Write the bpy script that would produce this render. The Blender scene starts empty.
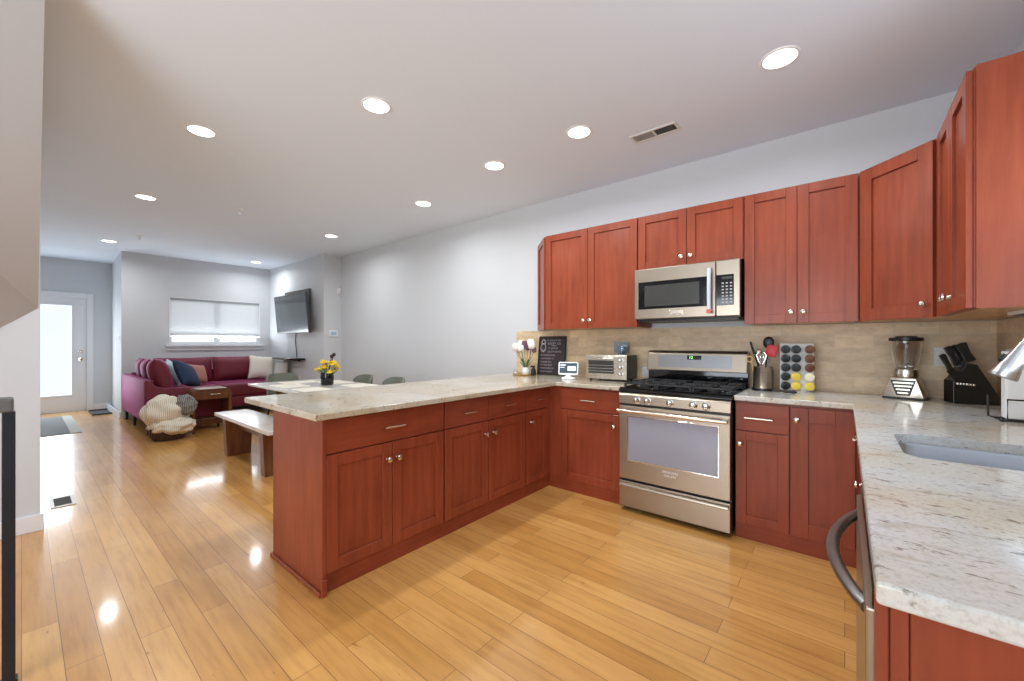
import bpy, bmesh, math, random
from mathutils import Vector, Matrix, noise

random.seed(7)
SC = bpy.context.scene
C = SC.collection
PI = math.pi
R = math.radians

# ------------------------------------------------------------------ camera
cam_d = bpy.data.cameras.new('camera')
cam = bpy.data.objects.new('camera', cam_d)
C.objects.link(cam)
SC.camera = cam
cam.location = (0, 0, 1.251)
cam.rotation_euler = (R(90), 0, R(39.48))
cam_d.sensor_fit = 'HORIZONTAL'
cam_d.sensor_width = 36.0
cam_d.lens = 36.0 * 404.0 / 1024.0
cam_d.shift_y = (342.7 - 340.5) / 1024.0
cam_d.clip_start = 0.02
cam_d.clip_end = 100

# ------------------------------------------------------------------ world, daylight, exposure
W = bpy.data.worlds.new('daylight')
SC.world = W
W.use_nodes = True
bgn = W.node_tree.nodes['Background']
bgn.inputs[0].default_value = (0.86, 0.93, 1.0, 1)
bgn.inputs[1].default_value = 1.7

def area(name, loc, rot, sx, sy, power, col):
    d = bpy.data.lights.new(name, 'AREA')
    d.shape = 'RECTANGLE'; d.size = sx; d.size_y = sy
    d.energy = power; d.color = col
    o = bpy.data.objects.new(name, d)
    o.location = loc; o.rotation_euler = rot
    C.objects.link(o)
    return o

CAN_POWER = 10.0
area('rear_window_daylight', (-1.0, -2.66, 1.35), (R(125), 0, 0), 2.5, 2.1, 112, (0.84, 0.92, 1.0))
area('sink_window_daylight', (0.675, 1.55, 1.68), (0, R(115), 0), 1.1, 1.2, 9, (0.82, 0.91, 1.0))
area('entry_daylight', (-10.812, 0.3025, 1.115), (0, R(-90), 0), 1.62, 0.56, 22, (0.84, 0.93, 1.0))
area('living_window_daylight', (-9.14, 2.36, 1.32), (0, R(-150), 0), 0.12, 1.3, 13, (0.86, 0.94, 1.0))

SC.view_settings.view_transform = 'Standard'
SC.view_settings.look = 'None'
SC.view_settings.gamma = 1.0
SC.view_settings.use_curve_mapping = False
SC.view_settings.exposure = 0.12
SC.cycles.max_bounces = 10
SC.cycles.diffuse_bounces = 6
SC.cycles.glossy_bounces = 5
SC.cycles.transmission_bounces = 6
SC.cycles.caustics_reflective = False
SC.cycles.caustics_refractive = False
SC.cycles.sample_clamp_indirect = 6

# ------------------------------------------------------------------ materials
def lin(r, g, b):
    f = lambda c: (c / 12.92) if c <= 0.04045 else ((c + 0.055) / 1.055) ** 2.4
    return (f(r / 255), f(g / 255), f(b / 255), 1.0)

def mat(name, rgb, rough=0.5, metal=0.0, **kw):
    m = bpy.data.materials.new(name)
    m.use_nodes = True
    b = m.node_tree.nodes['Principled BSDF']
    b.inputs['Base Color'].default_value = lin(*rgb)
    b.inputs['Roughness'].default_value = rough
    b.inputs['Metallic'].default_value = metal
    for k, v in kw.items():
        b.inputs[k.replace('_', ' ')].default_value = v
    return m

def nd(m, t, **kw):
    n = m.node_tree.nodes.new(t)
    for k, v in kw.items():
        setattr(n, k, v)
    return n
def lk(m, a, b): m.node_tree.links.new(a, b)
def bsdf(m): return m.node_tree.nodes['Principled BSDF']
def ramp(m, stops):
    r = nd(m, 'ShaderNodeValToRGB')
    e = r.color_ramp.elements
    while len(e) < len(stops): e.new(0.5)
    for k, (p, c) in enumerate(stops):
        e[k].position = p; e[k].color = c
    return r
def coords(m, scale, kind='Object', rot=(0, 0, 0)):
    t = nd(m, 'ShaderNodeTexCoord'); mp = nd(m, 'ShaderNodeMapping')
    mp.inputs['Scale'].default_value = scale
    mp.inputs['Rotation'].default_value = rot
    lk(m, t.outputs[kind], mp.inputs['Vector'])
    return mp.outputs[0]
def noise_n(m, vec, scale, detail=4, rough=0.55):
    n = nd(m, 'ShaderNodeTexNoise')
    n.inputs['Scale'].default_value = scale
    n.inputs['Detail'].default_value = detail
    n.inputs['Roughness'].default_value = rough
    lk(m, vec, n.inputs['Vector'])
    return n
def bump(m, height, strength=0.2, dist=0.01):
    b = nd(m, 'ShaderNodeBump')
    b.inputs['Strength'].default_value = strength
    b.inputs['Distance'].default_value = dist
    lk(m, height, b.inputs['Height'])
    lk(m, b.outputs[0], bsdf(m).inputs['Normal'])
    return b
def mixc(m, fac, a, b, blend='MIX'):
    x = nd(m, 'ShaderNodeMix', data_type='RGBA', blend_type=blend)
    for s, v in ((x.inputs[0], fac), (x.inputs[6], a), (x.inputs[7], b)):
        if hasattr(v, 'is_linked'): lk(m, v, s)
        else: s.default_value = v
    return x.outputs[2]

def painted(name, rgb, rough=0.6):
    m = mat(name, rgb, rough)
    n = noise_n(m, coords(m, (1, 1, 1)), 60, 3)
    bump(m, n.outputs[0], 0.04, 0.002)
    return m

M = {}
M['wall'] = painted('wall_paint_light_grey', (206, 208, 211))
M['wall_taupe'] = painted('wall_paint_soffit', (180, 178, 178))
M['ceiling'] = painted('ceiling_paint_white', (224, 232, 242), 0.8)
M['trim'] = mat('trim_paint_white', (226, 227, 230), 0.35)

def wood(name, c1, c2, c3, grain=(14, 14, 1.2), rough=0.34, coat=0.12, kind='Object'):
    m = mat(name, c2, rough)
    v = coords(m, grain, kind)
    n1 = noise_n(m, v, 2.2, 6, 0.6)
    v2 = coords(m, (1.3, 1.3, 0.7), kind)
    n2 = noise_n(m, v2, 2.6, 3)
    r1 = ramp(m, [(0.3, lin(*c1)), (0.52, lin(*c2)), (0.75, lin(*c3))])
    lk(m, n1.outputs[0], r1.inputs[0])
    r2 = ramp(m, [(0.3, (0.82, 0.8, 0.8, 1)), (0.7, (1.1, 1.1, 1.1, 1))])
    lk(m, n2.outputs[0], r2.inputs[0])
    lk(m, mixc(m, 1.0, r1.outputs[0], r2.outputs[0], 'MULTIPLY'), bsdf(m).inputs['Base Color'])
    bsdf(m).inputs['Specular IOR Level'].default_value = 0.25
    bump(m, n1.outputs[0], 0.05, 0.002)
    bsdf(m).inputs['Coat Weight'].default_value = coat
    bsdf(m).inputs['Coat Roughness'].default_value = 0.18
    return m

M['cherry'] = wood('cherry_cabinet_wood', (132, 60, 38), (143, 67, 43), (154, 76, 49))
M['cherry_h'] = wood('cherry_cabinet_wood_across', (132, 60, 38), (143, 67, 43), (154, 76, 49), (1.2, 14, 14))
M['cherry_in'] = mat('cabinet_gap_dark', (48, 18, 14), 0.6)
M['under'] = wood('cabinet_underside_maple', (176, 128, 84), (190, 142, 95), (200, 152, 104), (1.5, 12, 12))
M['walnut'] = wood('walnut_furniture', (92, 55, 36), (112, 70, 46), (130, 84, 56), (10, 10, 1.2), 0.3, 0.3)
M['oak_pale'] = wood('pale_bench_top', (205, 196, 188), (214, 206, 198), (222, 215, 208), (1, 9, 9), 0.2, 0.6)

def floor_mat():
    m = mat('maple_plank_floor', (205, 155, 98), 0.3)
    v = coords(m, (1, 1, 1))
    br = nd(m, 'ShaderNodeTexBrick')
    br.offset = 0.37; br.offset_frequency = 2
    br.inputs['Color1'].default_value = lin(218, 167, 98)
    br.inputs['Color2'].default_value = lin(194, 140, 72)
    br.inputs['Mortar'].default_value = lin(120, 80, 48)
    br.inputs['Scale'].default_value = 1
    br.inputs['Mortar Size'].default_value = 0.0012
    br.inputs['Mortar Smooth'].default_value = 0.2
    br.inputs['Bias'].default_value = -0.1
    br.inputs['Brick Width'].default_value = 1.15
    br.inputs['Row Height'].default_value = 0.106
    lk(m, v, br.inputs['Vector'])
    g = noise_n(m, coords(m, (1.1, 13, 1)), 2.6, 6, 0.62)
    rg = ramp(m, [(0.28, (0.8, 0.74, 0.66, 1)), (0.5, (0.98, 0.97, 0.96, 1)), (0.75, (1.08, 1.08, 1.07, 1))])
    lk(m, g.outputs[0], rg.inputs[0])
    c = mixc(m, 1.0, br.outputs['Color'], rg.outputs[0], 'MULTIPLY')
    b2 = noise_n(m, coords(m, (0.9, 2.2, 1)), 2.0, 3)
    rb = ramp(m, [(0.35, (0.93, 0.9, 0.86, 1)), (0.65, (1.03, 1.03, 1.03, 1))])
    lk(m, b2.outputs[0], rb.inputs[0])
    c = mixc(m, 1.0, c, rb.outputs[0], 'MULTIPLY')
    k = noise_n(m, coords(m, (2.5, 7, 1)), 3.2, 2)
    rk = ramp(m, [(0.73, (1, 1, 1, 1)), (0.78, (0.62, 0.5, 0.4, 1))])
    lk(m, k.outputs[0], rk.inputs[0])
    c = mixc(m, 1.0, c, rk.outputs[0], 'MULTIPLY')
    lk(m, c, bsdf(m).inputs['Base Color'])
    bsdf(m).inputs['Coat Weight'].default_value = 0.55
    bsdf(m).inputs['Coat Roughness'].default_value = 0.09
    bump(m, br.outputs['Fac'], -0.25, 0.002)
    return m
M['floor'] = floor_mat()

def granite(name, cols=((206, 178, 134), (214, 198, 170), (220, 212, 198), (226, 222, 214)), vein=0.7):
    m = mat(name, (205, 190, 165), 0.12)
    v = coords(m, (1, 1, 1))
    w = noise_n(m, v, 2.3, 4)
    big = ramp(m, [(p_, lin(*c_)) for p_, c_ in zip((0.3, 0.46, 0.6, 0.75), cols)])
    lk(m, w.outputs[0], big.inputs[0])
    sv = coords(m, (1, 3.0, 1), rot=(0, 0, R(25)))
    dn = noise_n(m, sv, 3.2, 5, 0.6); dn.inputs['Distortion'].default_value = 1.6
    veins = ramp(m, [(0.36, (0.66, 0.56, 0.44, 1)), (0.46, (1, 1, 1, 1))])
    lk(m, dn.outputs[0], veins.inputs[0])
    c = mixc(m, vein, big.outputs[0], veins.outputs[0], 'MULTIPLY')
    sp = noise_n(m, coords(m, (1, 2.2, 1), rot=(0, 0, R(30))), 30, 4, 0.65)
    spr = ramp(m, [(0.33, (0.34, 0.29, 0.25, 1)), (0.41, (1, 1, 1, 1))])
    lk(m, sp.outputs[0], spr.inputs[0])
    c = mixc(m, 0.85, c, spr.outputs[0], 'MULTIPLY')
    fi = noise_n(m, v, 95, 3, 0.7)
    fr = ramp(m, [(0.3, (0.72, 0.68, 0.63, 1)), (0.5, (1, 1, 1, 1)), (0.72, (1.1, 1.1, 1.1, 1))])
    lk(m, fi.outputs[0], fr.inputs[0])
    c = mixc(m, 0.7, c, fr.outputs[0], 'MULTIPLY')
    lk(m, c, bsdf(m).inputs['Base Color'])
    return m
M['granite'] = granite('cream_granite', ((178, 158, 128), (188, 174, 150), (194, 186, 170), (198, 193, 184)), 0.4)
M['granite_daylit'] = granite('daylit_granite', ((196, 184, 162), (201, 198, 190), (204, 206, 207), (208, 212, 216)), 0.45)  # same stone, with cool daylight put into its paler colour

def tile_mat():
    m = mat('travertine_tile', (178, 158, 134), 0.45)
    t = nd(m, 'ShaderNodeTexCoord'); sp = nd(m, 'ShaderNodeSeparateXYZ'); cb = nd(m, 'ShaderNodeCombineXYZ')
    ad = nd(m, 'ShaderNodeMath', operation='SUBTRACT')
    lk(m, t.outputs['Object'], sp.inputs[0])
    lk(m, sp.outputs[0], ad.inputs[0]); lk(m, sp.outputs[1], ad.inputs[1])
    lk(m, ad.outputs[0], cb.inputs[0]); lk(m, sp.outputs[2], cb.inputs[1])
    br = nd(m, 'ShaderNodeTexBrick')
    br.offset = 0.5
    br.inputs['Color1'].default_value = lin(224, 198, 160)
    br.inputs['Color2'].default_value = lin(200, 174, 142)
    br.inputs['Mortar'].default_value = lin(204, 184, 156)
    br.inputs['Scale'].default_value = 1
    br.inputs['Mortar Size'].default_value = 0.0025
    br.inputs['Brick Width'].default_value = 0.2
    br.inputs['Row Height'].default_value = 0.093
    lk(m, cb.outputs[0], br.inputs['Vector'])
    n = noise_n(m, coords(m, (2, 2, 5)), 5, 6, 0.65)
    r = ramp(m, [(0.3, (0.8, 0.76, 0.72, 1)), (0.55, (1, 1, 1, 1)), (0.75, (1.12, 1.12, 1.12, 1))])
    lk(m, n.outputs[0], r.inputs[0])
    lk(m, mixc(m, 1.0, br.outputs['Color'], r.outputs[0], 'MULTIPLY'), bsdf(m).inputs['Base Color'])
    bump(m, br.outputs['Fac'], -0.3, 0.002)
    return m
M['tile'] = tile_mat()

def steel(name, rgb, rough=0.28, stretch=(1, 60, 60)):
    m = mat(name, rgb, rough, 1.0)
    n = noise_n(m, coords(m, stretch), 8, 3)
    r = nd(m, 'ShaderNodeMapRange')
    r.inputs['To Min'].default_value = rough - 0.06; r.inputs['To Max'].default_value = rough + 0.08
    lk(m, n.outputs[0], r.inputs[0]); lk(m, r.outputs[0], bsdf(m).inputs['Roughness'])
    return m
M['steel'] = steel('brushed_stainless_steel', (168, 155, 139), 0.32)
M['steel_l'] = steel('light_stainless_steel', (206, 198, 184), 0.25)
M['steel_d'] = steel('dark_stainless_steel', (146, 146, 147), 0.3)
M['chrome'] = mat('polished_chrome', (232, 232, 232), 0.08, 1.0)
M['chrome_s'] = mat('satin_chrome', (188, 190, 194), 0.26, 1.0)
M['steel_c'] = steel('cool_sink_steel', (158, 163, 172), 0.3)
M['nickel'] = mat('satin_nickel', (226, 212, 196), 0.22, 1.0)
M['black'] = mat('black_plastic', (16, 16, 17), 0.35)
M['blackgloss'] = mat('black_gloss', (12, 12, 13), 0.06)
M['iron'] = mat('cast_iron', (30, 30, 31), 0.55)
M['blackwire'] = mat('black_wire', (22, 22, 23), 0.4)
M['mwglass'] = mat('microwave_window', (66, 66, 64), 0.12)
M['ovenglass'] = mat('oven_glass_with_reflection', (152, 154, 168), 0.18, 0.0, Specular_IOR_Level=0.6)  # grey inner screen, with a lilac reflection put into the base colour
M['white'] = mat('white_plastic', (236, 236, 236), 0.35)
M['offwhite'] = mat('off_white_plastic', (218, 216, 210), 0.4)
M['greyplate'] = mat('grey_plate', (150, 152, 154), 0.4)
M['keygrey'] = mat('keypad_print', (176, 176, 176), 0.5)
M['chalk'] = mat('chalk', (172, 164, 168), 0.9)
M['board'] = mat('chalkboard_face', (52, 42, 46), 0.7)
M['boardframe'] = mat('chalkboard_frame', (34, 26, 26), 0.5)
def glassmat(name, rgb=(255, 255, 255), rough=0.0, ior=1.45):
    m = mat(name, rgb, rough)
    bsdf(m).inputs['Transmission Weight'].default_value = 1.0
    bsdf(m).inputs['IOR'].default_value = ior
    return m
M['glass'] = glassmat('clear_glass')
M['glassblue'] = glassmat('blue_tint_glass', (200, 222, 238))
def paneglass():
    m = bpy.data.materials.new('window_pane_glass'); m.use_nodes = True
    nt = m.node_tree; nt.nodes.clear()
    o = nt.nodes.new('ShaderNodeOutputMaterial'); mx = nt.nodes.new('ShaderNodeMixShader')
    t = nt.nodes.new('ShaderNodeBsdfTransparent'); g = nt.nodes.new('ShaderNodeBsdfGlossy')
    g.inputs['Roughness'].default_value = 0.02
    mx.inputs[0].default_value = 0.08
    nt.links.new(t.outputs[0], mx.inputs[1]); nt.links.new(g.outputs[0], mx.inputs[2]); nt.links.new(mx.outputs[0], o.inputs[0])
    return m
M['pane'] = paneglass()
def emit(name, rgb, s):
    m = mat(name, rgb, 0.5)
    bsdf(m).inputs['Emission Color'].default_value = lin(*rgb)
    bsdf(m).inputs['Emission Strength'].default_value = s
    return m
M['frost'] = emit('frosted_daylit_glass', (216, 234, 246), 0.7)
M['bulb'] = emit('lamp_lens_lit', (255, 251, 244), 6.0)
M['lcd'] = emit('green_clock_digits', (150, 255, 120), 2.0)
M['lcdblue'] = emit('thermostat_screen', (140, 165, 185), 0.25)
M['screen_dark'] = emit('smart_screen_dark', (44, 62, 72), 0.5)
M['screen_lite'] = emit('smart_screen_light', (225, 232, 240), 0.8)
M['tvscreen'] = mat('tv_screen_painted_reflection', (70, 82, 88), 0.15, Specular_IOR_Level=0.9)  # switched-off screen, base lightened to hold a grey-blue reflection
M['tvframe'] = mat('tv_bezel', (58, 60, 62), 0.35)
def fabric(name, rgb, rough=0.85, sheen=0.5, sc=260, tint=None):
    m = mat(name, rgb, rough)
    b = bsdf(m)
    b.inputs['Sheen Weight'].default_value = sheen
    b.inputs['Sheen Roughness'].default_value = 0.35
    b.inputs['Sheen Tint'].default_value = lin(*(tint or rgb))
    n = noise_n(m, coords(m, (1, 1, 1)), sc, 2)
    bump(m, n.outputs[0], 0.15, 0.003)
    return m
M['velvet'] = fabric('magenta_velvet', (104, 14, 34), 0.6, 0.6, 200, (232, 110, 196))
M['pillow_white'] = fabric('ivory_pillow_cotton', (222, 214, 202))
M['pillow_grey'] = fabric('pale_grey_pillow_cotton', (205, 203, 200))
M['pillow_navy'] = fabric('navy_pillow_cotton', (36, 52, 82))
M['pillow_teal'] = fabric('pale_teal_pillow_cotton', (170, 192, 198))
M['pillow_rose'] = fabric('rose_tan_pillow_cotton', (178, 124, 112))
M['chair'] = fabric('olive_grey_chair_shell', (112, 116, 104), 0.7, 0.2)
M['placemat'] = fabric('cream_woven_placemat', (226, 218, 204), 0.8, 0.1)
M['tabletop'] = mat('white_lacquer_top', (218, 212, 204), 0.22, Coat_Weight=0.4)
def knit(name, rgb, dark):
    m = mat(name, rgb, 0.95)
    wv = nd(m, 'ShaderNodeTexWave', bands_direction='Y'); wv.inputs['Scale'].default_value = 13
    wv.inputs['Distortion'].default_value = 1.6; wv.inputs['Detail'].default_value = 3; wv.inputs['Detail Scale'].default_value = 9
    lk(m, coords(m, (1, 1.3, 0.5)), wv.inputs['Vector'])
    r = ramp(m, [(0.15, lin(*dark)), (0.6, lin(*rgb))])
    lk(m, wv.outputs[0], r.inputs[0]); lk(m, r.outputs[0], bsdf(m).inputs['Base Color'])
    bump(m, wv.outputs[0], 0.45, 0.015)
    return m
M['knit_cream'] = knit('cream_cable_knit', (238, 230, 214), (216, 206, 188))
M['knit_grey'] = knit('grey_chunky_knit', (158, 154, 150), (96, 92, 90))
M['wicker'] = knit('dark_wicker', (92, 70, 54), (52, 38, 30))
M['rug'] = fabric('grey_door_mat', (136, 138, 138), 0.95, 0.1, 120)
M['rug_light'] = fabric('pale_mat_band', (196, 194, 188), 0.95, 0.1, 120)
M['rug_dark'] = fabric('dark_boot_tray', (74, 76, 78), 0.8, 0.1, 120)
M['petal'] = mat('yellow_petals', (246, 206, 20), 0.6)
M['leaf'] = mat('green_leaves', (82, 112, 66), 0.6)
M['stem'] = mat('flower_stem', (92, 116, 82), 0.6)
M['tulip_w'] = mat('white_petals', (240, 232, 224), 0.55)
M['lilac'] = mat('purple_petals', (112, 72, 96), 0.6)
M['darkbud'] = mat('dark_seed_head', (44, 26, 26), 0.7)
M['ceramic'] = mat('white_ceramic', (235, 233, 234), 0.2)
M['traywood'] = mat('gilt_tray', (186, 148, 78), 0.4, 0.3)
M['red'] = mat('red_silicone', (176, 18, 28), 0.4)
M['bamboo'] = mat('pale_wood_utensil', (206, 170, 110), 0.5)
M['pod_dark'] = mat('dark_pod_foil', (40, 42, 44), 0.25, 0.5)
M['pod_brown'] = mat('brown_pod_foil', (96, 60, 38), 0.3, 0.4)
M['pod_yellow'] = mat('yellow_pod_foil', (226, 198, 70), 0.35, 0.2)
M['pod_cream'] = mat('cream_pod_foil', (236, 226, 190), 0.35, 0.1)
M['railwood'] = mat('grey_handrail', (96, 96, 94), 0.35)
M['railmetal'] = mat('dark_rail_metal', (20, 26, 36), 0.35)
M['paper'] = mat('white_board', (232, 234, 236), 0.5)
M['tag'] = mat('clear_tape_tag', (206, 214, 228), 0.25)
M['tagred'] = mat('sticker_red', (206, 96, 66), 0.5)
M['kv_dark'] = mat('vent_dark_grey', (78, 76, 72), 0.6)
M['kv_mid'] = mat('vent_louvre_grey', (150, 148, 144), 0.5)
def shade_mat():
    m = bpy.data.materials.new('cellular_shade_fabric'); m.use_nodes = True
    nt = m.node_tree; nt.nodes.clear()
    o = nt.nodes.new('ShaderNodeOutputMaterial'); mx = nt.nodes.new('ShaderNodeMixShader')
    d = nt.nodes.new('ShaderNodeBsdfDiffuse'); t = nt.nodes.new('ShaderNodeBsdfTranslucent')
    d.inputs[0].default_value = lin(228, 230, 230); t.inputs[0].default_value = lin(222, 226, 228)
    mx.inputs[0].default_value = 0.45
    nt.links.new(d.outputs[0], mx.inputs[1]); nt.links.new(t.outputs[0], mx.inputs[2]); nt.links.new(mx.outputs[0], o.inputs[0])
    return m
M['shade'] = shade_mat()

# ------------------------------------------------------------------ mesh helpers
class MB:
    """collects shapes into one bmesh"""
    def __init__(self): self.bm = bmesh.new()
    def _merge(self, t, mtx=None):
        if mtx is not None: bmesh.ops.transform(t, matrix=mtx, verts=t.verts)
        me = bpy.data.meshes.new('tmp'); t.to_mesh(me); t.free()
        self.bm.from_mesh(me); bpy.data.meshes.remove(me)
        return self
    def box(self, x0, x1, y0, y1, z0, z1, bev=0.0, seg=2, mtx=None):
        t = bmesh.new(); bmesh.ops.create_cube(t, size=1)
        for v in t.verts:
            v.co = ((x0 + x1) / 2 + v.co.x * (x1 - x0), (y0 + y1) / 2 + v.co.y * (y1 - y0), (z0 + z1) / 2 + v.co.z * (z1 - z0))
        if bev > 0: bmesh.ops.bevel(t, geom=t.edges[:], offset=bev, segments=seg, affect='EDGES', profile=0.5)
        return self._merge(t, mtx)
    def prism(self, pts, z0, z1, bev=0.0, axis='z', seg=2, mtx=None):
        """polygon extruded; axis z: pts are (x,y); axis x: pts are (y,z); axis y: pts are (x,z)"""
        t = bmesh.new()
        def P(a, b, k): return {'z': (a, b, k), 'x': (k, a, b), 'y': (a, k, b)}[axis]
        A = [t.verts.new(P(a, b, z0)) for a, b in pts]; B = [t.verts.new(P(a, b, z1)) for a, b in pts]
        n = len(pts)
        t.faces.new(A); t.faces.new(B[::-1])
        for i in range(n): t.faces.new((A[i], A[(i + 1) % n], B[(i + 1) % n], B[i]))
        bmesh.ops.recalc_face_normals(t, faces=t.faces)
        if bev > 0: bmesh.ops.bevel(t, geom=t.edges[:], offset=bev, segments=seg, affect='EDGES', profile=0.5)
        return self._merge(t, mtx)
    def lathe(self, prof, seg=24, loc=(0, 0, 0), mtx=None, sx=1.0, sy=1.0):
        t = bmesh.new(); rings = []
        for r, z in prof:
            if r < 1e-5: rings.append([t.verts.new((0, 0, z))])
            else: rings.append([t.verts.new((r * sx * math.cos(2 * PI * i / seg), r * sy * math.sin(2 * PI * i / seg), z)) for i in range(seg)])
        for a, b in zip(rings, rings[1:]):
            for i in range(seg):
                j = (i + 1) % seg
                if len(a) == 1 and len(b) == 1: break
                if len(a) == 1: t.faces.new((a[0], b[i], b[j]))
                elif len(b) == 1: t.faces.new((a[i], b[0], a[j]))
                else: t.faces.new((a[i], b[i], b[j], a[j]))
        bmesh.ops.recalc_face_normals(t, faces=t.faces)
        bmesh.ops.translate(t, vec=loc, verts=t.verts)
        return self._merge(t, mtx)
    def tube(self, pts, r, seg=10, caps=True, closed=False):
        """round bar through points; r a number or a list"""
        pts = [Vector(p) for p in pts]; n = len(pts)
        rs = r if isinstance(r, (list, tuple)) else [r] * n
        t = bmesh.new(); rings = []; up = None
        for i, p in enumerate(pts):
            if closed: d = (pts[(i + 1) % n] - pts[i - 1]).normalized()
            else: d = (pts[min(i + 1, n - 1)] - pts[max(i - 1, 0)]).normalized()
            if up is None:
                up = Vector((0, 0, 1)) if abs(d.z) < 0.9 else Vector((1, 0, 0))
            a = d.cross(up).normalized(); b = a.cross(d).normalized(); up = b
            rings.append([t.verts.new(p + (a * math.cos(2 * PI * k / seg) + b * math.sin(2 * PI * k / seg)) * rs[i]) for k in range(seg)])
        m = n if closed else n - 1
        for i in range(m):
            A, B = rings[i], rings[(i + 1) % n]
            for k in range(seg): t.faces.new((A[k], A[(k + 1) % seg], B[(k + 1) % seg], B[k]))
        if caps and not closed: t.faces.new(rings[0][::-1]); t.faces.new(rings[-1])
        bmesh.ops.recalc_face_normals(t, faces=t.faces)
        return self._merge(t)
    def ball(self, c, r, sx=1, sy=1, sz=1, sub=2, mtx=None, lump=0.0, lf=3.0):
        t = bmesh.new(); bmesh.ops.create_icosphere(t, subdivisions=sub, radius=1)
        for v in t.verts:
            k = 1 + (lump * noise.noise(v.co * lf) if lump else 0)
            v.co = Vector((c[0] + v.co.x * r * sx * k, c[1] + v.co.y * r * sy * k, c[2] + v.co.z * r * sz * k))
        return self._merge(t, mtx)
    def pillow(self, w, h, d, n=12, pinch=0.9, mtx=None, wob=0.0):
        """stuffed cushion: w along x, h along z, thickness d along y"""
        t = bmesh.new()
        def th(u, v): return d / 2 * (max(0, 1 - abs(u) ** 3.2) ** 0.55) * (max(0, 1 - abs(v) ** 3.2) ** 0.55)
        grids = []
        for sgn in (-1, 1):
            g = []
            for i in range(n + 1):
                row = []
                for j in range(n + 1):
                    u = -1 + 2 * i / n; v = -1 + 2 * j / n
                    ku = 1 - (1 - pinch) * (1 - abs(v) ** 2) * abs(u) ** 3
                    kv = 1 - (1 - pinch) * (1 - abs(u) ** 2) * abs(v) ** 3
                    p = Vector((u * w / 2 * ku, sgn * th(u, v), v * h / 2 * kv))
                    if wob: p.y += wob * noise.noise(Vector((u * 2.1, v * 2.1, 3)))
                    row.append(t.verts.new(p))
                g.append(row)
            grids.append(g)
        for s, g in enumerate(grids):
            for i in range(n):
                for j in range(n):
                    f = (g[i][j], g[i + 1][j], g[i + 1][j + 1], g[i][j + 1])
                    t.faces.new(f if s == 0 else f[::-1])
        bmesh.ops.remove_doubles(t, verts=t.verts, dist=1e-5)
        bmesh.ops.recalc_face_normals(t, faces=t.faces)
        return self._merge(t, mtx)
    def quad_strip(self, f, nu, nv, thick=0.0):
        """surface f(u,v) with u,v in 0..1, optionally thickened along its normals"""
        t = bmesh.new()
        g = [[t.verts.new(f(i / nu, j / nv)) for j in range(nv + 1)] for i in range(nu + 1)]
        for i in range(nu):
            for j in range(nv): t.faces.new((g[i][j], g[i + 1][j], g[i + 1][j + 1], g[i][j + 1]))
        bmesh.ops.recalc_face_normals(t, faces=t.faces)
        if thick: bmesh.ops.solidify(t, geom=t.faces[:], thickness=thick)
        return self._merge(t)
    def build(self, name, m, parent=None, smooth=None, label=None):
        me = bpy.data.meshes.new(name)
        self.bm.to_mesh(me); self.bm.free()
        for mm in (m if isinstance(m, (list, tuple)) else [m]): me.materials.append(mm)
        if smooth is not None:
            me.polygons.foreach_set('use_smooth', [True] * len(me.polygons))
            try: me.set_sharp_from_angle(angle=R(smooth))
            except Exception: pass
        o = bpy.data.objects.new(name, me); C.objects.link(o)
        if parent is not None: o.parent = parent
        if label: o['label'] = label
        return o

def thing(name, label, cat, loc=(0, 0, 0), rz=0.0, group=None):
    o = bpy.data.objects.new(name, None); C.objects.link(o)
    o.empty_display_size = 0.1
    o.location = loc; o.rotation_euler = (0, 0, rz)
    tag(o, label, cat, group)
    return o
def tag(o, label, cat, group=None, kind=None):
    o['label'] = label; o['category'] = cat
    if group: o['group'] = group
    if kind: o['kind'] = kind
    return o
def struct(o, label=None):
    o['kind'] = 'structure'
    if label: o['label'] = label
    return o
def dup(root, loc, rz, label, group=None):
    r = root.copy(); C.objects.link(r); r.location = loc; r.rotation_euler = (0, 0, rz)
    r['label'] = label
    if group: r['group'] = group
    for ch in list(root.children):
        c = ch.copy(); C.objects.link(c); c.parent = r
        for g in list(ch.children):
            d = g.copy(); C.objects.link(d); d.parent = c
    return r
def cut(obj, cutter):
    md = obj.modifiers.new('cut', 'BOOLEAN'); md.object = cutter; md.operation = 'DIFFERENCE'; md.solver = 'EXACT'
    dg = bpy.context.evaluated_depsgraph_get()
    me = bpy.data.meshes.new_from_object(obj.evaluated_get(dg))
    obj.modifiers.clear(); old = obj.data; obj.data = me; me.name = obj.name
    bpy.data.meshes.remove(old); cm = cutter.data
    bpy.data.objects.remove(cutter); bpy.data.meshes.remove(cm)
def rot(axis, a): return Matrix.Rotation(R(a), 4, axis)
def tr(x, y, z): return Matrix.Translation((x, y, z))
def text_mesh(s, size, name, m, parent, loc, rx=90, rz=0, ex=0.0006, align='CENTER'):
    cu = bpy.data.curves.new('txt', 'FONT'); cu.body = s; cu.size = size; cu.extrude = ex; cu.align_x = align; cu.align_y = 'CENTER'
    to = bpy.data.objects.new('txt', cu); C.objects.link(to)
    dg = bpy.context.evaluated_depsgraph_get()
    me = bpy.data.meshes.new_from_object(to.evaluated_get(dg))
    bpy.data.objects.remove(to); bpy.data.curves.remove(cu)
    me.transform(Matrix.Translation(loc) @ rot('Z', rz) @ rot('X', rx))
    me.materials.clear(); me.materials.append(m)
    o = bpy.data.objects.new(name, me); C.objects.link(o); o.parent = parent
    return o

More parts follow.
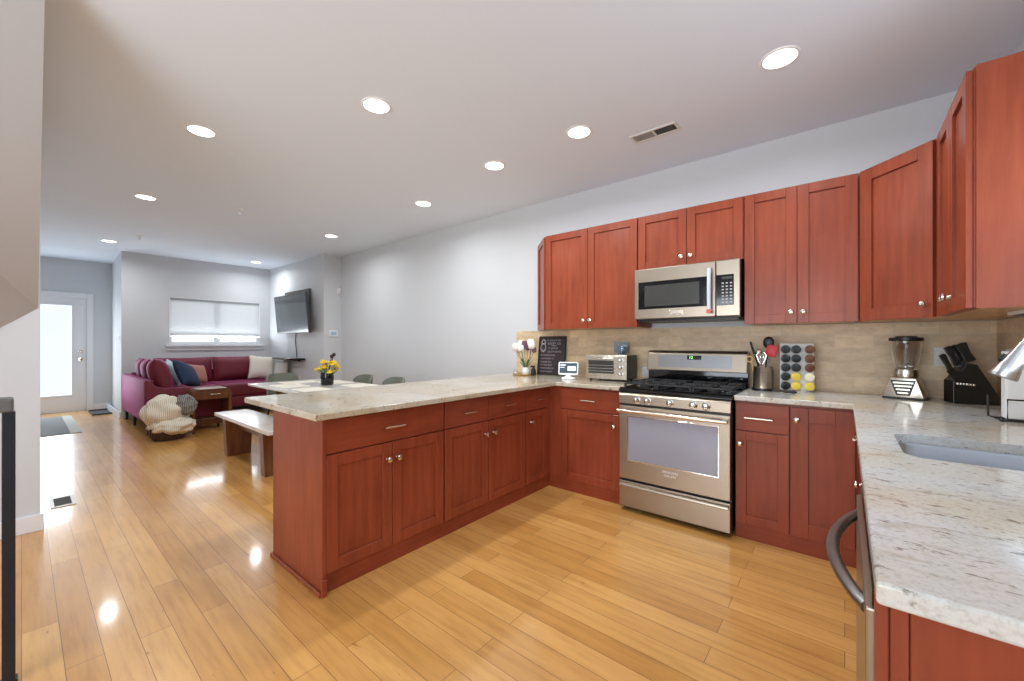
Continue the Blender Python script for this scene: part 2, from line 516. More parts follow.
# ------------------------------------------------------------------ room shell
ZC = 2.757
YW = 3.554       # stove wall
XS = 0.68        # sink wall
XF = -9.15       # far wall with the window
XD = -10.8       # entry door wall
YT = 3.25        # tv wall
YR = -2.7        # rear wall
struct(MB().box(-11, 0.8, -2.85, 3.7, -0.12, 0.0).build('floor', M['floor']))
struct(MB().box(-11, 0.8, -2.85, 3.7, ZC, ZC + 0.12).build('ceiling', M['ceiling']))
struct(MB().box(-6.8, 0.8, YW, YW + 0.12, 0, ZC).build('wall_right', M['wall']), 'long light grey wall behind the stove')
struct(MB().box(XF - 0.12, -6.8, YT, YW + 0.12, 0, ZC).build('wall_television', M['wall']), 'short projecting wall that carries the television')
WY0, WY1, WZ0, WZ1 = 1.645, 3.075, 1.215, 2.06
b = MB()
b.box(XF - 0.12, XF, 1.04, YT, 0, WZ0); b.box(XF - 0.12, XF, 1.04, YT, WZ1, ZC)
b.box(XF - 0.12, XF, 1.04, WY0, WZ0, WZ1); b.box(XF - 0.12, XF, WY1, YT, WZ0, WZ1)
struct(b.build('wall_far', M['wall']), 'grey wall with the wide window behind the sofa')
struct(MB().prism([(XF - 0.12, 1.045), (XD, 1.10), (XD, 1.26), (XF - 0.12, 1.26)], 0, ZC).build('wall_alcove', M['wall']), 'short return wall beside the entry door')
b = MB()
b.box(XD - 0.12, XD, -0.4, -0.17, 0, ZC); b.box(XD - 0.12, XD, 0.775, 1.26, 0, ZC); b.box(XD - 0.12, XD, -0.17, 0.775, 2.075, ZC)
struct(b.build('wall_entry', M['wall']), 'grey wall around the entry door')
struct(MB().box(XD, -4.9, -0.42, -0.3, 0, ZC).build('wall_hall', M['wall']))
struct(MB().box(-4.9, -4.15, YR, 0.08, 0, ZC).build('wall_left', M['wall']), 'pale wall end beside the stair railing')
# rear wall with the patio window that lights the kitchen
b = MB()
b.box(-4.9, -2.3, YR - 0.12, YR, 0, ZC); b.box(0.3, 0.8, YR - 0.12, YR, 0, ZC); b.box(-2.3, 0.3, YR - 0.12, YR, 2.4, ZC); b.box(-2.3, 0.3, YR - 0.12, YR, 0, 0.25)
struct(b.build('wall_rear', M['wall']))
b = MB()
b.box(XS, XS + 0.12, YR, 0.95, 0, ZC); b.box(XS, XS + 0.12, 2.15, YW, 0, ZC); b.box(XS, XS + 0.12, 0.95, 2.15, 0, 1.13); b.box(XS, XS + 0.12, 0.95, 2.15, 2.23, ZC)
struct(b.build('wall_sink', M['wall']), 'wall behind the sink')
b = MB()
for q in ((0.95, 0.99, 1.13, 2.23), (2.11, 2.15, 1.13, 2.23), (0.99, 2.11, 1.13, 1.17), (0.99, 2.11, 2.19, 2.23), (0.99, 2.11, 1.66, 1.70)): b.box(XS + 0.05, XS + 0.09, *q)
w = struct(b.build('window_3', M['trim']))
MB().box(XS + 0.065, XS + 0.07, 0.99, 2.11, 1.17, 1.66).box(XS + 0.065, XS + 0.07, 0.99, 2.11, 1.70, 2.19).build('pane', M['pane'], w)
w = struct(MB().box(-2.3, 0.3, YR - 0.09, YR - 0.05, 0.25, 0.3).box(-2.3, 0.3, YR - 0.09, YR - 0.05, 2.35, 2.4).box(-1.03, -0.97, YR - 0.09, YR - 0.05, 0.3, 2.35)
           .box(-2.3, -2.25, YR - 0.09, YR - 0.05, 0.3, 2.35).box(0.25, 0.3, YR - 0.09, YR - 0.05, 0.3, 2.35).build('window_2', M['trim']))
MB().box(-2.25, 0.25, YR - 0.075, YR - 0.07, 0.3, 2.35).build('pane', M['pane'], w)

# stair soffit: the underside of the flight above, rising towards the kitchen
t = bmesh.new()
def V(*p): return t.verts.new(p)
a = [V(-4.15, 0.07, 1.48), V(-2.42, 0.06, ZC), V(-2.42, -1.0, ZC), V(-4.15, -1.0, 0.55), V(-4.15, 0.07, ZC), V(-4.15, -1.0, ZC)]
mid = []
for f in ((0, 1, 2), (0, 2, 3), (0, 4, 1), (1, 4, 5, 2), (3, 2, 5), (0, 3, 5, 4)): t.faces.new([a[i] for i in f])
bmesh.ops.recalc_face_normals(t, faces=t.faces)
m_ = MB(); m_._merge(t)
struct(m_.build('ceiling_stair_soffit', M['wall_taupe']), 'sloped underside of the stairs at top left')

# baseboards
def bb(name, x0, x1, y0, y1): struct(MB().box(x0, x1, y0, y1, 0, 0.11, 0.004).build(name, M['trim']))
bb('baseboard_left', -4.15, -4.135, YR, 0.095)
bb('baseboard_alcove', XD + 0.02, XF, 1.018, 1.036)
bb('baseboard_entry', XD, XD + 0.015, 0.85, 1.08)
bb('baseboard_right', -6.78, -2.9, YW - 0.015, YW)
bb('baseboard_television', XF + 0.02, -6.8, YT - 0.015, YT)
bb('baseboard_return', -6.8, -6.785, YT - 0.015, YW - 0.016)
bb('baseboard_far', XF, XF + 0.015, 1.04, YT - 0.016)

# entry door
d1 = struct(MB().box(XD - 0.06, XD - 0.015, -0.16, 0.765, 0.01, 0.3, 0.003).box(XD - 0.06, XD - 0.015, -0.16, 0.765, 1.93, 2.065, 0.003)
            .box(XD - 0.06, XD - 0.015, 0.585, 0.765, 0.3, 1.93, 0.003).box(XD - 0.06, XD - 0.015, -0.16, 0.02, 0.3, 1.93, 0.003).build('door_1', M['trim']), 'white entry door with a tall frosted pane')
MB().box(XD - 0.045, XD - 0.03, 0.02, 0.585, 0.3, 1.93).build('frosted_pane', M['frost'], d1)
MB().box(XD - 0.02, XD - 0.006, 0.0, 0.605, 0.28, 0.31, 0.003).box(XD - 0.02, XD - 0.006, 0.0, 0.605, 1.92, 1.95, 0.003).box(XD - 0.02, XD - 0.006, 0.575, 0.605, 0.31, 1.92, 0.003).build('pane_moulding', M['trim'], d1)
kn = MB(); mx = tr(XD - 0.015, 0.685, 0.945) @ rot('Y', 90)
kn.lathe([(0, 0), (0.03, 0), (0.03, 0.006), (0.012, 0.012), (0.012, 0.035), (0.028, 0.045), (0.03, 0.06), (0.02, 0.072), (0, 0.074)], 18, mtx=mx)
kn.build('door_knob', M['nickel'], d1, 40)
kn = MB(); mx = tr(XD - 0.015, 0.685, 1.08) @ rot('Y', 90)
kn.lathe([(0, 0), (0.03, 0), (0.03, 0.012), (0.022, 0.02), (0, 0.02)], 18, mtx=mx)
kn.build('deadbolt', M['nickel'], d1, 40)
MB().box(XD, XD + 0.02, 0.765, 0.85, 0, 2.155, 0.003).box(XD - 0.012, XD + 0.02, -0.28, 0.765, 2.06, 2.155, 0.003).box(XD - 0.1, XD - 0.062, 0.766, 0.785, 0, 2.07).build('door_frame', M['trim'], d1)
MB().box(XD - 0.1, XD + 0.01, -0.17, 0.76, 0.0, 0.012, 0.002).build('threshold', M['nickel'], d1)

# living-room window
w = MB()
for y0, y1 in ((WY0, 2.36), (2.36, WY1)):
    w.box(XF - 0.09, XF - 0.04, y0, y0 + 0.045, WZ0, WZ1, 0.003); w.box(XF - 0.09, XF - 0.04, y1 - 0.045, y1, WZ0, WZ1, 0.003)
    w.box(XF - 0.09, XF - 0.04, y0 + 0.045, y1 - 0.045, WZ0, WZ0 + 0.055, 0.003); w.box(XF - 0.09, XF - 0.04, y0 + 0.045, y1 - 0.045, WZ1 - 0.05, WZ1, 0.003)
w1 = struct(w.build('window_1', M['trim']), 'wide double window above the sofa')
MB().box(XF - 0.07, XF - 0.062, WY0 + 0.045, 2.315, WZ0 + 0.055, WZ1 - 0.05).build('pane', M['pane'], w1)
MB().box(XF - 0.07, XF - 0.062, 2.405, WY1 - 0.045, WZ0 + 0.055, WZ1 - 0.05).build('pane', M['pane'], w1)
MB().box(XF - 0.038, XF + 0.04, WY0 - 0.05, WY1 + 0.06, WZ0 - 0.035, WZ0, 0.004).box(XF, XF + 0.018, WY0 - 0.03, WY1 + 0.04, WZ0 - 0.1, WZ0 - 0.035, 0.004).build('window_sill', M['trim'], w1)
MB().box(XF - 0.035, XF + 0.004, WY0, WY0 + 0.016, WZ0, WZ1).box(XF - 0.035, XF + 0.004, WY1 - 0.016, WY1, WZ0, WZ1).box(XF - 0.035, XF + 0.004, WY0, WY1, WZ1 - 0.014, WZ1).build('window_jamb', M['trim'], w1)
# cellular shade, pulled most of the way down
sh = thing('window_shade', 'white pleated shade pulled most of the way down over the window', 'window shade', (XF - 0.012, 2.36, WZ1 - 0.016))
b = MB(); npl = 40; zt, zb = -0.04, -0.635
pts = []
for i in range(npl * 2 + 1): pts.append(((0.0012 if i % 2 else -0.0012), zt + (zb - zt) * i / (npl * 2)))
b.quad_strip(lambda u, v: (pts[int(round(u * npl * 2))][0], (v - 0.5) * 1.395, pts[int(round(u * npl * 2))][1]), npl * 2, 1)
b.build('shade_fabric', M['shade'], sh)
MB().box(-0.016, 0.016, -0.6975, 0.6975, -0.04, 0, 0.003).build('head_rail', M['greyplate'], sh)
MB().box(-0.013, 0.013, -0.6975, 0.6975, -0.668, -0.635, 0.003).build('bottom_rail', M['greyplate'], sh)

# tiled backsplash
b = MB()
b.box(-2.85, XS - 0.002, YW - 0.01, YW, 0.9155, 1.378); b.box(XS - 0.01, XS, 2.2, YW - 0.0105, 0.9155, 1.378); b.box(XS - 0.01, XS, 0.79, 2.2, 0.9155, 1.12)
struct(b.build('wall_backsplash', M['tile']), 'travertine tile backsplash between counter and upper cabinets')

# ------------------------------------------------------------------ ceiling fittings
def can_light():
    t = thing('ceiling_light', '', 'ceiling light', group='recessed ceiling lights')
    MB().lathe([(0.076, 0.0), (0.0775, -0.006), (0.088, -0.006), (0.092, -0.003), (0.093, 0.0)], 32).build('trim_ring', M['white'], t, 50)
    MB().lathe([(0.0, -0.007), (0.056, -0.006), (0.075, -0.002), (0.0755, 0.0)], 32).build('lens', M['bulb'], t)
    l = bpy.data.lights.new('can_lamp', 'AREA'); l.shape = 'DISK'; l.size = 0.12; l.energy = CAN_POWER; l.color = (0.93, 0.98, 1.0); l.spread = R(165)
    o = bpy.data.objects.new('can_lamp', l); C.objects.link(o); o.parent = t; o.location = (0, 0, -0.02)
    return t
cl = can_light()
CANS = [(-0.265, 2.551, 'recessed round light nearest the corner of the cherry upper cabinets'),
        (-1.466, 2.533, 'recessed round light beside the ceiling air vent'),
        (-2.298, 2.556, 'recessed round light above the back corner of the peninsula'),
        (-2.295, 1.433, 'recessed round light over the middle of the peninsula, nearest the camera'),
        (-3.53, 0.812, 'large-looking recessed round light at left over the walkway'),
        (-3.52, 2.765, 'recessed round light over the near end of the dining table'),
        (-5.58, 0.818, 'recessed round light over the bare floor between camera and entry'),
        (-5.59, 2.777, 'recessed round light beside the projecting television wall'),
        (-8.41, 0.823, 'recessed round light in front of the entry door'),
        (-8.48, 2.782, 'recessed round light over the sofa near the window wall')]
for i, (x, y, lb) in enumerate(CANS):
    if i == 0: cl.location = (x, y, ZC); cl['label'] = lb
    else: dup(cl, (x, y, ZC), 0, lb)
sp = None
for x, y, lb in ((-7.68, 1.06, 'small ceiling sprinkler near the sofa and entry'), (-5.26, 1.56, 'small ceiling sprinkler above the dining table')):
    if sp is None:
        sp = thing('ceiling_sprinkler', lb, 'sprinkler', (x, y, ZC), group='ceiling sprinklers')
        MB().lathe([(0, 0), (0.034, 0), (0.034, -0.005), (0.012, -0.012), (0, -0.012)], 18).build('escutcheon', M['white'], sp, 40)
        MB().lathe([(0.008, -0.01), (0.009, -0.03), (0.003, -0.04), (0, -0.045)], 10).tube([(-0.012, 0, -0.012), (-0.014, 0, -0.03), (0, 0, -0.046)], 0.0025, 6).tube([(0.012, 0, -0.012), (0.014, 0, -0.03), (0, 0, -0.046)], 0.0025, 6).lathe([(0, -0.044), (0.016, -0.046), (0.016, -0.049), (0, -0.049)], 14).build('sprinkler_head', M['chrome'], sp, 40)
    else: dup(sp, (x, y, ZC), 0, lb)
v = thing('ceiling_vent', 'rectangular ceiling air vent above the stove wall', 'vent', (-1.053, 2.885, ZC))
MB().box(-0.165, 0.165, -0.062, -0.045, -0.008, 0, 0.002).box(-0.165, 0.165, 0.045, 0.062, -0.008, 0, 0.002).box(-0.165, -0.148, -0.045, 0.045, -0.008, 0, 0.002).box(0.148, 0.165, -0.045, 0.045, -0.008, 0, 0.002).box(-0.006, 0.006, -0.045, 0.045, -0.008, 0).build('vent_frame', M['offwhite'], v)
MB().box(-0.148, 0.148, -0.045, 0.045, -0.0015, -0.0005).build('vent_duct', M['kv_dark'], v)
b = MB()
for k in range(10): b.box(-0.146 + k * 0.0142, -0.1345 + k * 0.0142, -0.045, 0.045, -0.0055, -0.0025, mtx=None)
b.build('louvres', M['kv_mid'], v)
b = MB()
for k in range(5): b.box(0.008, 0.147, -0.042 + k * 0.018, -0.038 + k * 0.018, -0.007, -0.002)
b.build('louvres', M['kv_dark'], v)

# ------------------------------------------------------------------ cabinets
# local frame of every cabinet: x along the front, y into the depth (front plane y=0), z up
def knob(parent, x, z, y=-0.019):
    k = MB(); k.lathe([(0, 0), (0.009, 0), (0.0065, 0.004), (0.006, 0.012), (0.0125, 0.017), (0.0165, 0.022), (0.0155, 0.028), (0.009, 0.0315), (0, 0.032)], 20, mtx=tr(x, y, z) @ rot('X', 90))
    return k.build('knob', M['nickel'], parent, 40)
def pull(parent, x, z, w=0.13, y=-0.019):
    k = MB()
    k.tube([(x - w / 2, y - 0.028, z), (x + w / 2, y - 0.028, z)], 0.0065, 12)
    for s in (-1, 1): k.tube([(x + s * w * 0.37, y, z), (x + s * w * 0.37, y - 0.028, z)], 0.0045, 10)
    return k.build('pull', M['nickel'], parent, 40)
def shaker(parent, x0, x1, z0, z1, knobpos=None, fr=0.06, name='door'):
    g = 0.002; x0 += g; x1 -= g; z0 += g; z1 -= g; T = 0.019
    b = MB()
    b.box(x0, x0 + fr, -T, 0, z0, z1, 0.0012, 1); b.box(x1 - fr, x1, -T, 0, z0, z1, 0.0012, 1)
    b.box(x0 + fr + 0.0004, x1 - fr - 0.0004, -T + 0.0006, 0, z1 - fr, z1, 0.0012, 1); b.box(x0 + fr + 0.0004, x1 - fr - 0.0004, -T + 0.0006, 0, z0, z0 + fr, 0.0012, 1)
    # bevelled inner lip, then the recessed panel
    b.box(x0 + fr - 0.004, x1 - fr + 0.004, -T + 0.0125, -0.002, z0 + fr - 0.004, z1 - fr + 0.004)
    d = b.build(name, M['cherry'], parent)
    if knobpos: knob(d, *knobpos)
    return d
def drawer(parent, x0, x1, z0, z1, pw=0.13, px=None):
    g = 0.0015
    d = MB().box(x0 + g, x1 - g, -0.019, 0, z0 + g, z1 - g, 0.002, 2).build('drawer', M['cherry_h'], parent)
    pull(d, (x0 + x1) / 2 if px is None else px, (z0 + z1) / 2 - 0.003, pw)
    return d
def body(parent, x0, x1, dep, z0, z1, wall=0.018):
    b = MB(); b.box(x0, x0 + wall, 0.0005, dep, z0, z1); b.box(x1 - wall, x1, 0.0005, dep, z0, z1)
    b.box(x0 + wall, x1 - wall, 0.02, dep, z0, z0 + wall); b.box(x0 + wall, x1 - wall, 0.02, dep, z1 - wall, z1)
    b.box(x0 + wall, x1 - wall, dep - 0.012, dep, z0 + wall, z1 - wall)
    b.box(x0 + wall, x1 - wall, 0.0005, 0.02, z0, z1)
    return b.build('body', M['cherry_in'] if False else M['cherry'], parent)
ZT = 0.882   # underside of the stone
ZD = 0.695   # drawer / door split

# peninsula: local x -> world +Y, origin at (-2.0, 0)
XP = -2.0
def pen(name, label, y0, y1):
    t = thing(name, label, 'cabinet', (XP, y0, 0), R(90), 'cherry base cabinets')
    return t, y1 - y0
t, w_ = pen('base_cabinet', 'cherry base cabinet at the free end of the peninsula, one wide drawer over two doors', 0.938, 1.723)
body(t, 0.02, w_ - 0.0005, 0.585, 0.1, ZT)
drawer(t, 0.02, w_ - 0.004, ZD, 0.868)
mid = (0.02 + w_ - 0.004) / 2
shaker(t, 0.02, mid, 0.1, ZD - 0.004, (mid - 0.032, 0.598)); shaker(t, mid, w_ - 0.004, 0.1, ZD - 0.004, (mid + 0.032, 0.598))
MB().box(0.02, w_ - 0.0005, 0.0, 0.018, 0, 0.1).build('toe_kick', M['cherry_h'], t)
MB().box(0, 0.02, -0.019, 0.588, 0, ZT, 0.0015, 1).build('side_panel', M['cherry'], t)
MB().box(0.02, w_ - 0.0005, 0.5855, 0.598, 0, ZT).build('back_panel', M['cherry'], t)
MB().box(-0.014, 0, -0.019, 0.6, 0, 0.022, 0.005, 2).box(-0.006, 0.02, -0.032, -0.0195, 0, 0.085, 0.003, 2).build('shoe_moulding', M['cherry_h'], t)
t, w_ = pen('base_cabinet', 'cherry base cabinet in the middle of the peninsula, two drawers over two doors', 1.723, 2.581)
body(t, 0, w_ - 0.0005, 0.585, 0.1, ZT)
xm = w_ * 0.485
drawer(t, 0.003, xm, ZD, 0.868, 0.11); drawer(t, xm, w_ - 0.003, ZD, 0.868, 0.11)
shaker(t, 0.003, xm, 0.1, ZD - 0.004, (xm - 0.03, 0.598)); shaker(t, xm, w_ - 0.003, 0.1, ZD - 0.004, (xm + 0.055, 0.598))
MB().box(0, w_ - 0.0005, 0.0, 0.018, 0, 0.1).build('toe_kick', M['cherry_h'], t)
MB().box(0, w_ - 0.0005, 0.5855, 0.598, 0, ZT).build('back_panel', M['cherry'], t)
t, w_ = pen('base_cabinet', 'narrow cherry base cabinet in the inside corner of the peninsula, one drawer over one door', 2.581, 2.943)
body(t, 0, w_, 0.585, 0.1, ZT)
drawer(t, 0.003, 0.298, ZD, 0.868, 0.1, 0.185); shaker(t, 0.003, 0.298, 0.1, ZD - 0.004, (0.07, 0.602), 0.055)
MB().box(0.3, w_ - 0.0145, -0.012, 0, 0.1, ZT).build('filler_strip', M['cherry'], t)
MB().box(0, w_, 0.0, 0.018, 0, 0.1).build('toe_kick', M['cherry_h'], t)
MB().box(0, w_, 0.5855, 0.598, 0, ZT).build('back_panel', M['cherry'], t)

# stove wall bases, local x -> world +X
YB = 2.941
t = thing('base_cabinet', 'cherry base cabinet directly left of the stove, one drawer over one door', 'cabinet', (-1.98, YB, 0), 0, 'cherry base cabinets')
body(t, 0.0, 0.652, 0.6, 0.1, ZT)
drawer(t, 0.115, 0.65, ZD, 0.868, 0.13); shaker(t, 0.115, 0.65, 0.1, ZD - 0.004, (0.6, 0.602))
MB().box(-0.008, 0.113, -0.012, 0, 0.1, ZT).build('filler_strip', M['cherry'], t)
MB().box(-0.018, 0.652, -0.002, 0.018, 0, 0.1).build('toe_kick', M['cherry_h'], t)
t = thing('base_cabinet', 'slim cherry base cabinet directly right of the stove, one drawer over one door', 'cabinet', (-0.546, YB, 0), 0, 'cherry base cabinets')
body(t, 0, 0.293, 0.6, 0.1, ZT)
drawer(t, 0.002, 0.29, ZD, 0.868, 0.15, 0.133); shaker(t, 0.002, 0.29, 0.1, ZD - 0.004, (0.03, 0.61), 0.058)
MB().box(0, 0.293, 0.0, 0.018, 0, 0.1).build('toe_kick', M['cherry_h'], t)
t = thing('base_cabinet', 'cherry corner base cabinet with one full height door, next to the sink run', 'cabinet', (-0.253, YB, 0), 0, 'cherry base cabinets')
body(t, 0, 0.33, 0.6, 0.1, ZT)
shaker(t, 0.002, 0.30, 0.1, 0.868, (0.033, 0.795), 0.085)
MB().box(0, 0.33, 0.0, 0.018, 0, 0.1).build('toe_kick', M['cherry_h'], t)

# sink run, local x -> world -Y, fronts face -X
XK = 0.082
def snk(label, y0, y1): return thing('base_cabinet', label, 'cabinet', (XK, y1, 0), R(-90), 'cherry base cabinets'), y1 - y0
t, w_ = snk('cherry base cabinet on the sink run beside the inside corner, one drawer over one door', 2.40, 2.918)
body(t, 0, w_ - 0.0005, 0.585, 0.1, ZT)
drawer(t, 0.06, w_ - 0.003, ZD, 0.868, 0.11); shaker(t, 0.06, w_ - 0.003, 0.1, ZD - 0.004, (w_ - 0.035, 0.602))
MB().box(0, w_ - 0.0005, 0.0, 0.018, 0, 0.1).build('toe_kick', M['cherry_h'], t)
t, w_ = snk('cherry sink base cabinet under the steel sink, two doors below a false front', 1.56, 2.40)
MB().box(0, 0.018, 0.0005, 0.585, 0.1, ZT).box(w_ - 0.0185, w_ - 0.0005, 0.0005, 0.585, 0.1, ZT).box(0.018, w_ - 0.0185, 0.0005, 0.585, 0.1, 0.118).box(0.018, w_ - 0.0185, 0.0005, 0.018, 0.118, ZT).build('body', M['cherry'], t)
MB().box(0.003, w_ - 0.003, -0.019, 0, ZD, 0.868, 0.002).build('false_front', M['cherry_h'], t)
shaker(t, 0.003, w_ / 2, 0.1, ZD - 0.004, (w_ / 2 - 0.06, 0.602)); shaker(t, w_ / 2, w_ - 0.003, 0.1, ZD - 0.004, (w_ / 2 + 0.035, 0.602))
MB().box(0, w_ - 0.0005, 0.0, 0.018, 0, 0.1).build('toe_kick', M['cherry_h'], t)
t, w_ = snk('narrow cherry filler cabinet between the sink base and the dishwasher', 1.432, 1.56)
body(t, 0, w_ - 0.0005, 0.585, 0.1, ZT); shaker(t, 0.002, w_ - 0.003, 0.1, 0.868, None, 0.04)
MB().box(0, w_ - 0.0005, 0.0, 0.018, 0, 0.1).build('toe_kick', M['cherry_h'], t)
# end panel closing the run towards the camera
t = thing('end_panel', 'tall cherry panel closing the near end of the sink run, under the daylit stone', 'cabinet panel', (0.68, 0.80, 0))
MB().box(-0.608, -0.003, 0.0, 0.02, 0, ZT, 0.0015, 1).build('panel', M['cherry'], t)
MB().box(-0.63, -0.6085, 0.004, 0.02, 0, ZT, 0.0015, 1).build('stile', M['cherry'], t)
MB().box(-0.646, -0.6305, 0.0, 0.02, 0, ZT, 0.0015, 1).build('edge_strip', M['cherry'], t)
MB().box(-0.585, -0.003, -0.012, 0, 0, 0.02, 0.004).build('shoe_moulding', M['cherry_h'], t)

# dishwasher
t = thing('dishwasher', 'stainless dishwasher with bowed bar handle at the end of the sink run', 'dishwasher', (0.082, 1.428, 0), R(-90))
wd = 0.602
MB().box(0.001, wd, 0.0, 0.56, 0.1, 0.868).build('tub', M['black'], t)
MB().box(0.001, wd, -0.058, -0.0005, 0.105, 0.845, 0.004).build('front', M['steel'], t)
MB().box(0.001, wd, -0.05, -0.0005, 0.848, 0.872, 0.002).build('control_strip', M['blackgloss'], t)
MB().box(0.001, wd, 0.03, 0.05, 0, 0.1).build('kick_plate', M['black'], t)
b = MB(); n = 24; pts = []; rr = []
for i in range(n + 1):
    u = i / n
    pts.append((0.07 + u * (wd - 0.13), -0.052 - 0.05 * math.sin(PI * u) ** 0.8, 0.815)); rr.append(0.0115)
b.tube(pts, rr, 14)
b.build('handle', M['steel_d'], t, 50)

# ------------------------------------------------------------------ stone tops
def slab(name, pts, label, m='granite'):
    o = MB().prism(pts, ZT, 0.915, 0.006, 'z', 3).build(name, M[m])
    return tag(o, label, 'countertop')
slab('granite_countertop', [(-2.85, 0.87), (-1.904, 0.87), (-1.904, 2.90), (-1.322, 2.90), (-1.322, YW - 0.012), (-2.85, YW - 0.012)], 'cream granite countertop on the peninsula and left of the stove')
ct = slab('granite_countertop', [(-0.549, 2.90), (0.034, 2.90), (0.034, 0.765), (XS - 0.012, 0.765), (XS - 0.012, YW - 0.012), (-0.549, YW - 0.012)], 'granite countertop with daylight in its colour, around the sink and right of the stove', 'granite_daylit')
SX0, SX1, SY0, SY1 = 0.138, 0.54, 1.665, 2.08
def rrect(x0, x1, y0, y1, r, n=6):
    P = []
    for cx, cy, a0 in ((x1 - r, y1 - r, 0), (x0 + r, y1 - r, 90), (x0 + r, y0 + r, 180), (x1 - r, y0 + r, 270)):
        for k in range(n + 1):
            a = R(a0 + 90 * k / n); P.append((cx + r * math.cos(a), cy + r * math.sin(a)))
    return P
cut(ct, MB().prism(rrect(SX0, SX1, SY0, SY1, 0.06), 0.8, 1.0).build('c', M['granite']))
t = thing('sink', 'undermount stainless steel sink set into the daylit granite', 'sink', ((SX0 + SX1) / 2, (SY0 + SY1) / 2, ZT))
sb = bmesh.new(); hx, hy = (SX1 - SX0) / 2, (SY1 - SY0) / 2; rings = []
for e, r, z in ((0.022, 0.07, -0.0015), (0.003, 0.062, -0.0015), (0.0, 0.06, -0.012), (-0.012, 0.055, -0.15), (-0.03, 0.05, -0.185), (-0.06, 0.05, -0.195)):
    rings.append([sb.verts.new((x, y, z)) for x, y in rrect(-hx - e, hx + e, -hy - e, hy + e, r)])
for A, B in zip(rings, rings[1:]):
    for k in range(len(A)): sb.faces.new((A[k], A[(k + 1) % len(A)], B[(k + 1) % len(A)], B[k]))
sb.faces.new(rings[-1]); bmesh.ops.recalc_face_normals(sb, faces=sb.faces)
b = MB(); b._merge(sb); so = b.build('basin', M['steel_c'], t, 40)
md = so.modifiers.new('thick', 'SOLIDIFY'); md.thickness = 0.0012
MB().lathe([(0, 0.003), (0.02, 0.002), (0.036, 0.003), (0.042, 0.001), (0.043, 0)], 24, (0, 0, -0.1935)).build('drain', M['chrome'], t, 40)

# faucet
t = thing('kitchen_faucet', 'brushed steel pull-down faucet arching over the sink', 'faucet', (0.615, 1.87, 0.915), 0)
MB().lathe([(0, 0), (0.03, 0), (0.03, 0.006), (0.022, 0.02), (0.02, 0.12), (0.018, 0.14), (0, 0.14)], 24).build('base', M['steel'], t, 40)
b = MB(); P = [(0, 0, 0.13), (0, 0, 0.3)]
for k in range(1, 13):
    a = R(162 * k / 12); P.append((-0.105 + 0.105 * math.cos(a), 0, 0.3 + 0.105 * math.sin(a)))
b.tube(P, 0.0135, 16); b.build('neck', M['chrome_s'], t, 50)
e = Vector(P[-1]); dr = (Vector(P[-1]) - Vector(P[-2])).normalized()
b = MB(); ax = [e + dr * s for s in (0, 0.015, 0.04, 0.075, 0.105, 0.11)]
b.tube(ax, [0.0155, 0.0165, 0.02, 0.026, 0.032, 0.030], 20); shd = b.build('spray_head', M['chrome_s'], t, 50)
q = e + dr * 0.06; nn = Vector((-dr.z, 0, dr.x)); nn = nn if nn.x < 0 else -nn
MB().ball(q + nn * 0.02, 0.012, 0.9, 0.9, 1.5).build('spray_button', M['black'], shd, 60)
MB().tube([(0, -0.02, 0.085), (0, -0.05, 0.09), (0.0, -0.09, 0.12)], [0.008, 0.007, 0.006], 12).build('lever', M['steel'], t, 50)

# ------------------------------------------------------------------ gas range
t = thing('gas_range', 'stainless steel gas range with five burners between the cabinets', 'stove', (-0.9355, 2.86, 0))
H = 0.3775
MB().box(-H, H, 0.035, 0.66, 0.03, 0.895).build('body', M['black'], t)
for sx in (-1, 1):
    for yy in (0.08, 0.6):
        MB().lathe([(0, 0), (0.016, 0), (0.016, 0.005), (0.009, 0.008), (0.009, 0.03), (0, 0.03)], 14, (sx * 0.33, yy, 0)).build('levelling_foot', M['black'], t, 40)
dw = MB().box(-H + 0.003, H - 0.003, 0.0, 0.034, 0.035, 0.225, 0.004).build('warming_drawer', M['steel'], t)
b = MB(); b.prism([(0.0, 0.214), (-0.022, 0.205), (-0.026, 0.193), (-0.018, 0.187), (0.0, 0.198)], -H + 0.012, H - 0.012, 0.0015, 'x'); b.build('handle', M['steel'], dw)
od = MB().box(-H + 0.003, H - 0.003, 0.0, 0.034, 0.24, 0.785, 0.004).build('oven_door', M['steel'], t)
MB().box(-0.303, 0.303, -0.003, 0.002, 0.385, 0.705, 0.002).build('window', M['ovenglass'], od)
b = MB()
for (x0, x1, z0, z1) in ((-0.311, 0.311, 0.377, 0.385), (-0.311, 0.311, 0.705, 0.712), (-0.311, -0.303, 0.385, 0.705), (0.303, 0.311, 0.385, 0.705)): b.box(x0, x1, -0.004, 0.001, z0, z1, 0.001, 1)
b.build('window_frame', M['chrome'], od)
b = MB(); b.tube([(-0.365, -0.05, 0.75), (0.365, -0.05, 0.75)], 0.0135, 16)
for s in (-1, 1): b.box(s * 0.345 - 0.012, s * 0.345 + 0.012, -0.05, 0.0, 0.74, 0.76, 0.003)
b.build('handle', M['nickel'], od, 40)
text_mesh('FRIGIDAIRE', 0.021, 'badge', M['white'], od, (0.0, -0.0008, 0.347)); text_mesh('GALLERY', 0.021, 'badge', M['white'], od, (0.0, -0.0008, 0.322))
b = MB()
for k in range(8): b.box(-0.30 + k * 0.078, -0.30 + k * 0.078 + 0.055, 0.006, 0.02, 0.788, 0.794)
b.box(-H + 0.003, H - 0.003, 0.015, 0.034, 0.785, 0.80); b.build('vent_slot', M['black'], t)
MB().prism([(0.0, 0.80), (0.0, 0.862), (0.022, 0.888), (0.05, 0.888), (0.05, 0.80)], -H, H, 0.003, 'x').build('control_panel', M['steel'], t)
